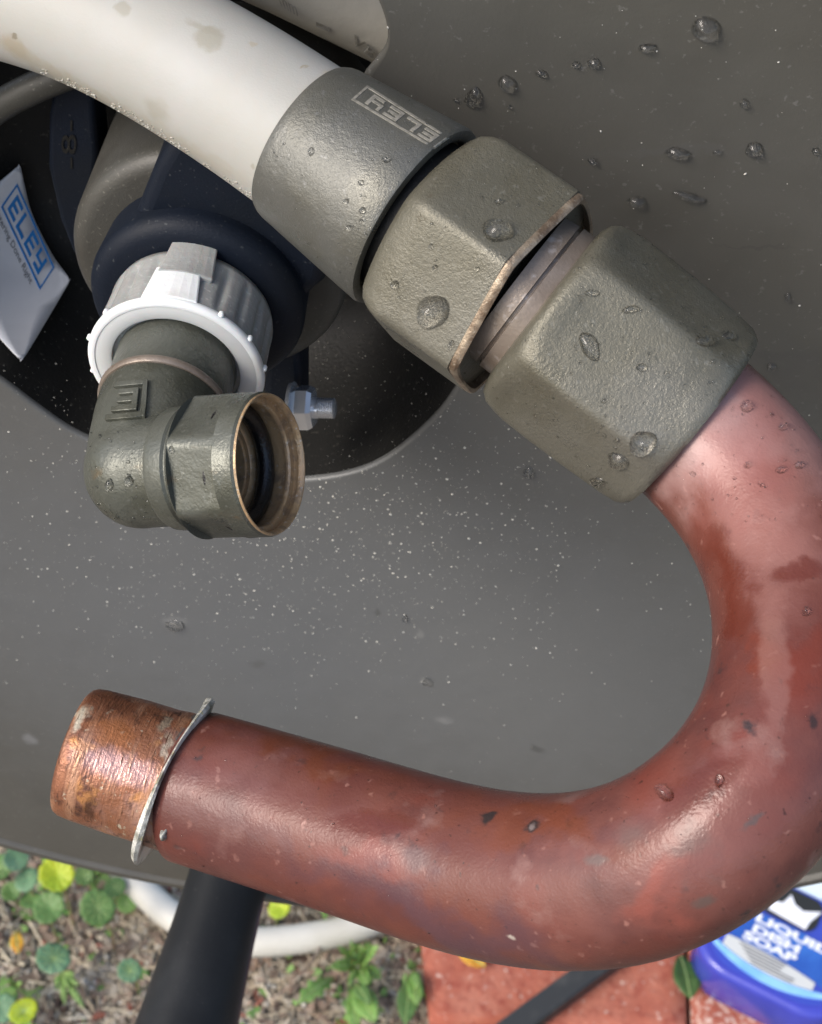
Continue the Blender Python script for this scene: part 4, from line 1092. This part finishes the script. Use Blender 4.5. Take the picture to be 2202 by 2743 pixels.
# fine mist beads on the fittings
def mist(surf, box, count, rmax, seed, parent):
    rr = random.Random(seed); parts = []
    for _ in range(count):
        px = rr.uniform(box[0], box[2]); py = rr.uniform(box[1], box[3]); r = min(rmax, 1.8*math.exp(abs(rr.gauss(0, .6))))
        if hit(surf, px, py)[0] is None: continue
        b = blob(surf, px, py, r, r*rr.uniform(.7, 1), 0, r*.000028, seg=8, rings=3, wob=.08, seed=_)
        if b: parts.append(b)
    if parts:
        o = mk('mist_bead', *join(parts), M['water'], parent); o['kind'] = 'stuff'
mist('hex1', (960, 380, 1600, 1050), 150, 6, 1, hose_t); mist('ferrule', (720, 220, 1280, 800), 120, 6, 2, hose_t)
mist('hex2', (1300, 630, 2030, 1340), 420, 8, 3, pipe_t); mist('elbow', (240, 1150, 420, 1400), 110, 6, 4, elb); mist('pipe', (1750, 1000, 2202, 1400), 150, 6, 5, pipe_t); mist('pipe', (350, 1900, 2202, 2550), 90, 4, 6, pipe_t)
# grime and fine droplets along the underside of the hose
rr = random.Random(21); parts = []
edge = [(100, 190), (180, 228), (254, 262), (330, 305), (400, 345), (445, 370), (520, 412), (604, 462), (640, 490)]
def low_edge(x):
    y = 640
    while y > -50:
        if hit('hose', x, y)[0] is not None: return y
        y -= 2
    return None
for _ in range(420):
    x = rr.uniform(60, 690); y = low_edge(x)
    if y is None or noise.noise(Vector((x*.02, 3, 0))) < -.12: continue
    o_ = abs(rr.gauss(0, 7))+1.5
    loc, nor = hit('hose', x+o_*.4, y-o_*.86)
    if loc is None: continue
    g0 = grain(loc, random.Random(_)); kk = rr.uniform(.03, .10)
    parts.append(([loc+Vector(((p-loc).x*1.5, (p-loc).y, (p-loc).z))*kk for p in g0[0]], g0[1]))
if parts:
    o = mk('grime', *join(parts), M['grime'], hose_t, smooth=True); o['kind'] = 'stuff'

# lighter sheen on the lower plate painted into the colour, plus dried water marks
SHEEN = (.142, .148, .152)
add_spots(M['plate'], [px_spot('plate', 760, 1650, 1250, 620, 8, SHEEN, .85, .9), px_spot('plate', 1500, 1850, 420, 420, 0, (.15, .152, .147), .6, .9),
    px_spot('plate', 1146, 1828, 20, 15, 30, (.24, .24, .23), .6, .5), px_spot('plate', 1125, 1700, 12, 18, 0, (.22, .22, .21), .6, .6), px_spot('plate', 470, 1665, 30, 16, 0, (.24, .24, .23), .5, .5), px_spot('plate', 1190, 1930, 20, 14, 0, (.22, .22, .215), .6, .6),
    px_spot('plate', 80, 1980, 16, 22, 0, (.22, .22, .22), .6, .6), px_spot('plate', 1440, 2005, 22, 10, 30, (.07, .07, .065), .6, .5), px_spot('plate', 690, 1180 + 600, 18, 12, 0, (.08, .08, .075), .4, .6), px_spot('plate', 1010, 1640, 10, 14, 0, (.07, .07, .065), .5, .5),
    px_spot('plate', 2150, 985, 40, 60, 20, (.09, .087, .078), .6, .5), px_spot('plate', 2080, 955, 90, 10, 0, (.08, .077, .07), .5, .6), px_spot('plate', 1800, 405, 180, 8, 0, (.10, .097, .088), .5, .7), px_spot('plate', 2020, 660, 90, 3, 2, (.07, .068, .06), .6, .5)], amp=.0016, nscale=350)
# fine dried specks and mist on the plate
rr = random.Random(5); parts = []; mist = []
def speck(loc, r, nor, rr):
    u = Vector((1, 0, 0)); v = Vector((0, 0, 1)); a = rr.uniform(0, 3.14); e = rr.uniform(.4, 1)
    P = []
    for q in range(5):
        b_ = 2*math.pi*q/5; x = r*math.cos(b_)*rr.uniform(.6, 1.2); y = r*e*math.sin(b_)*rr.uniform(.6, 1.2)
        P.append(loc+u*(x*math.cos(a)-y*math.sin(a))+v*(x*math.sin(a)+y*math.cos(a))-nor*.00002)
    P.append(loc+nor*r*.6)
    return P, [(0, 1, 5), (1, 2, 5), (2, 3, 5), (3, 4, 5), (4, 0, 5), (4, 3, 2, 1, 0)]
cnt = 0
while cnt < 2900:
    px = rr.uniform(0, 2202); py = rr.uniform(0, 2350)
    dens = math.exp(-((py-1430)/330)**2)*(1 if px < 1500 else .35)*(.35+.65*math.exp(-((px-900)/520)**2))+.018
    if rr.random() > dens: continue
    loc, nor = hit('plate', px, py)
    if loc is None: continue
    cnt += 1
    r = min(.00036, .00007*math.exp(abs(rr.gauss(0, .72))))
    parts.append(speck(loc, r, nor, rr))
o = mk('dried_speck', *join(parts), M['dust'], None, smooth=False)
tag(o, 'fine pale specks dried onto the grey plate', kind='stuff')
rr = random.Random(15); parts = []
cnt = 0
while cnt < 700:
    px = rr.uniform(700, 1250) if rr.random() < .7 else rr.uniform(0, 320); py = rr.uniform(850, 1330)
    loc, nor = hit('bowl', px, py)
    if loc is None: cnt += 1; continue
    cnt += 1
    parts.append(speck(loc, min(.0003, .00006*math.exp(abs(rr.gauss(0, .7)))), nor, rr))
o = mk('recess_dust', *join(parts), M['dust'], reel, smooth=False); o['kind'] = 'stuff'
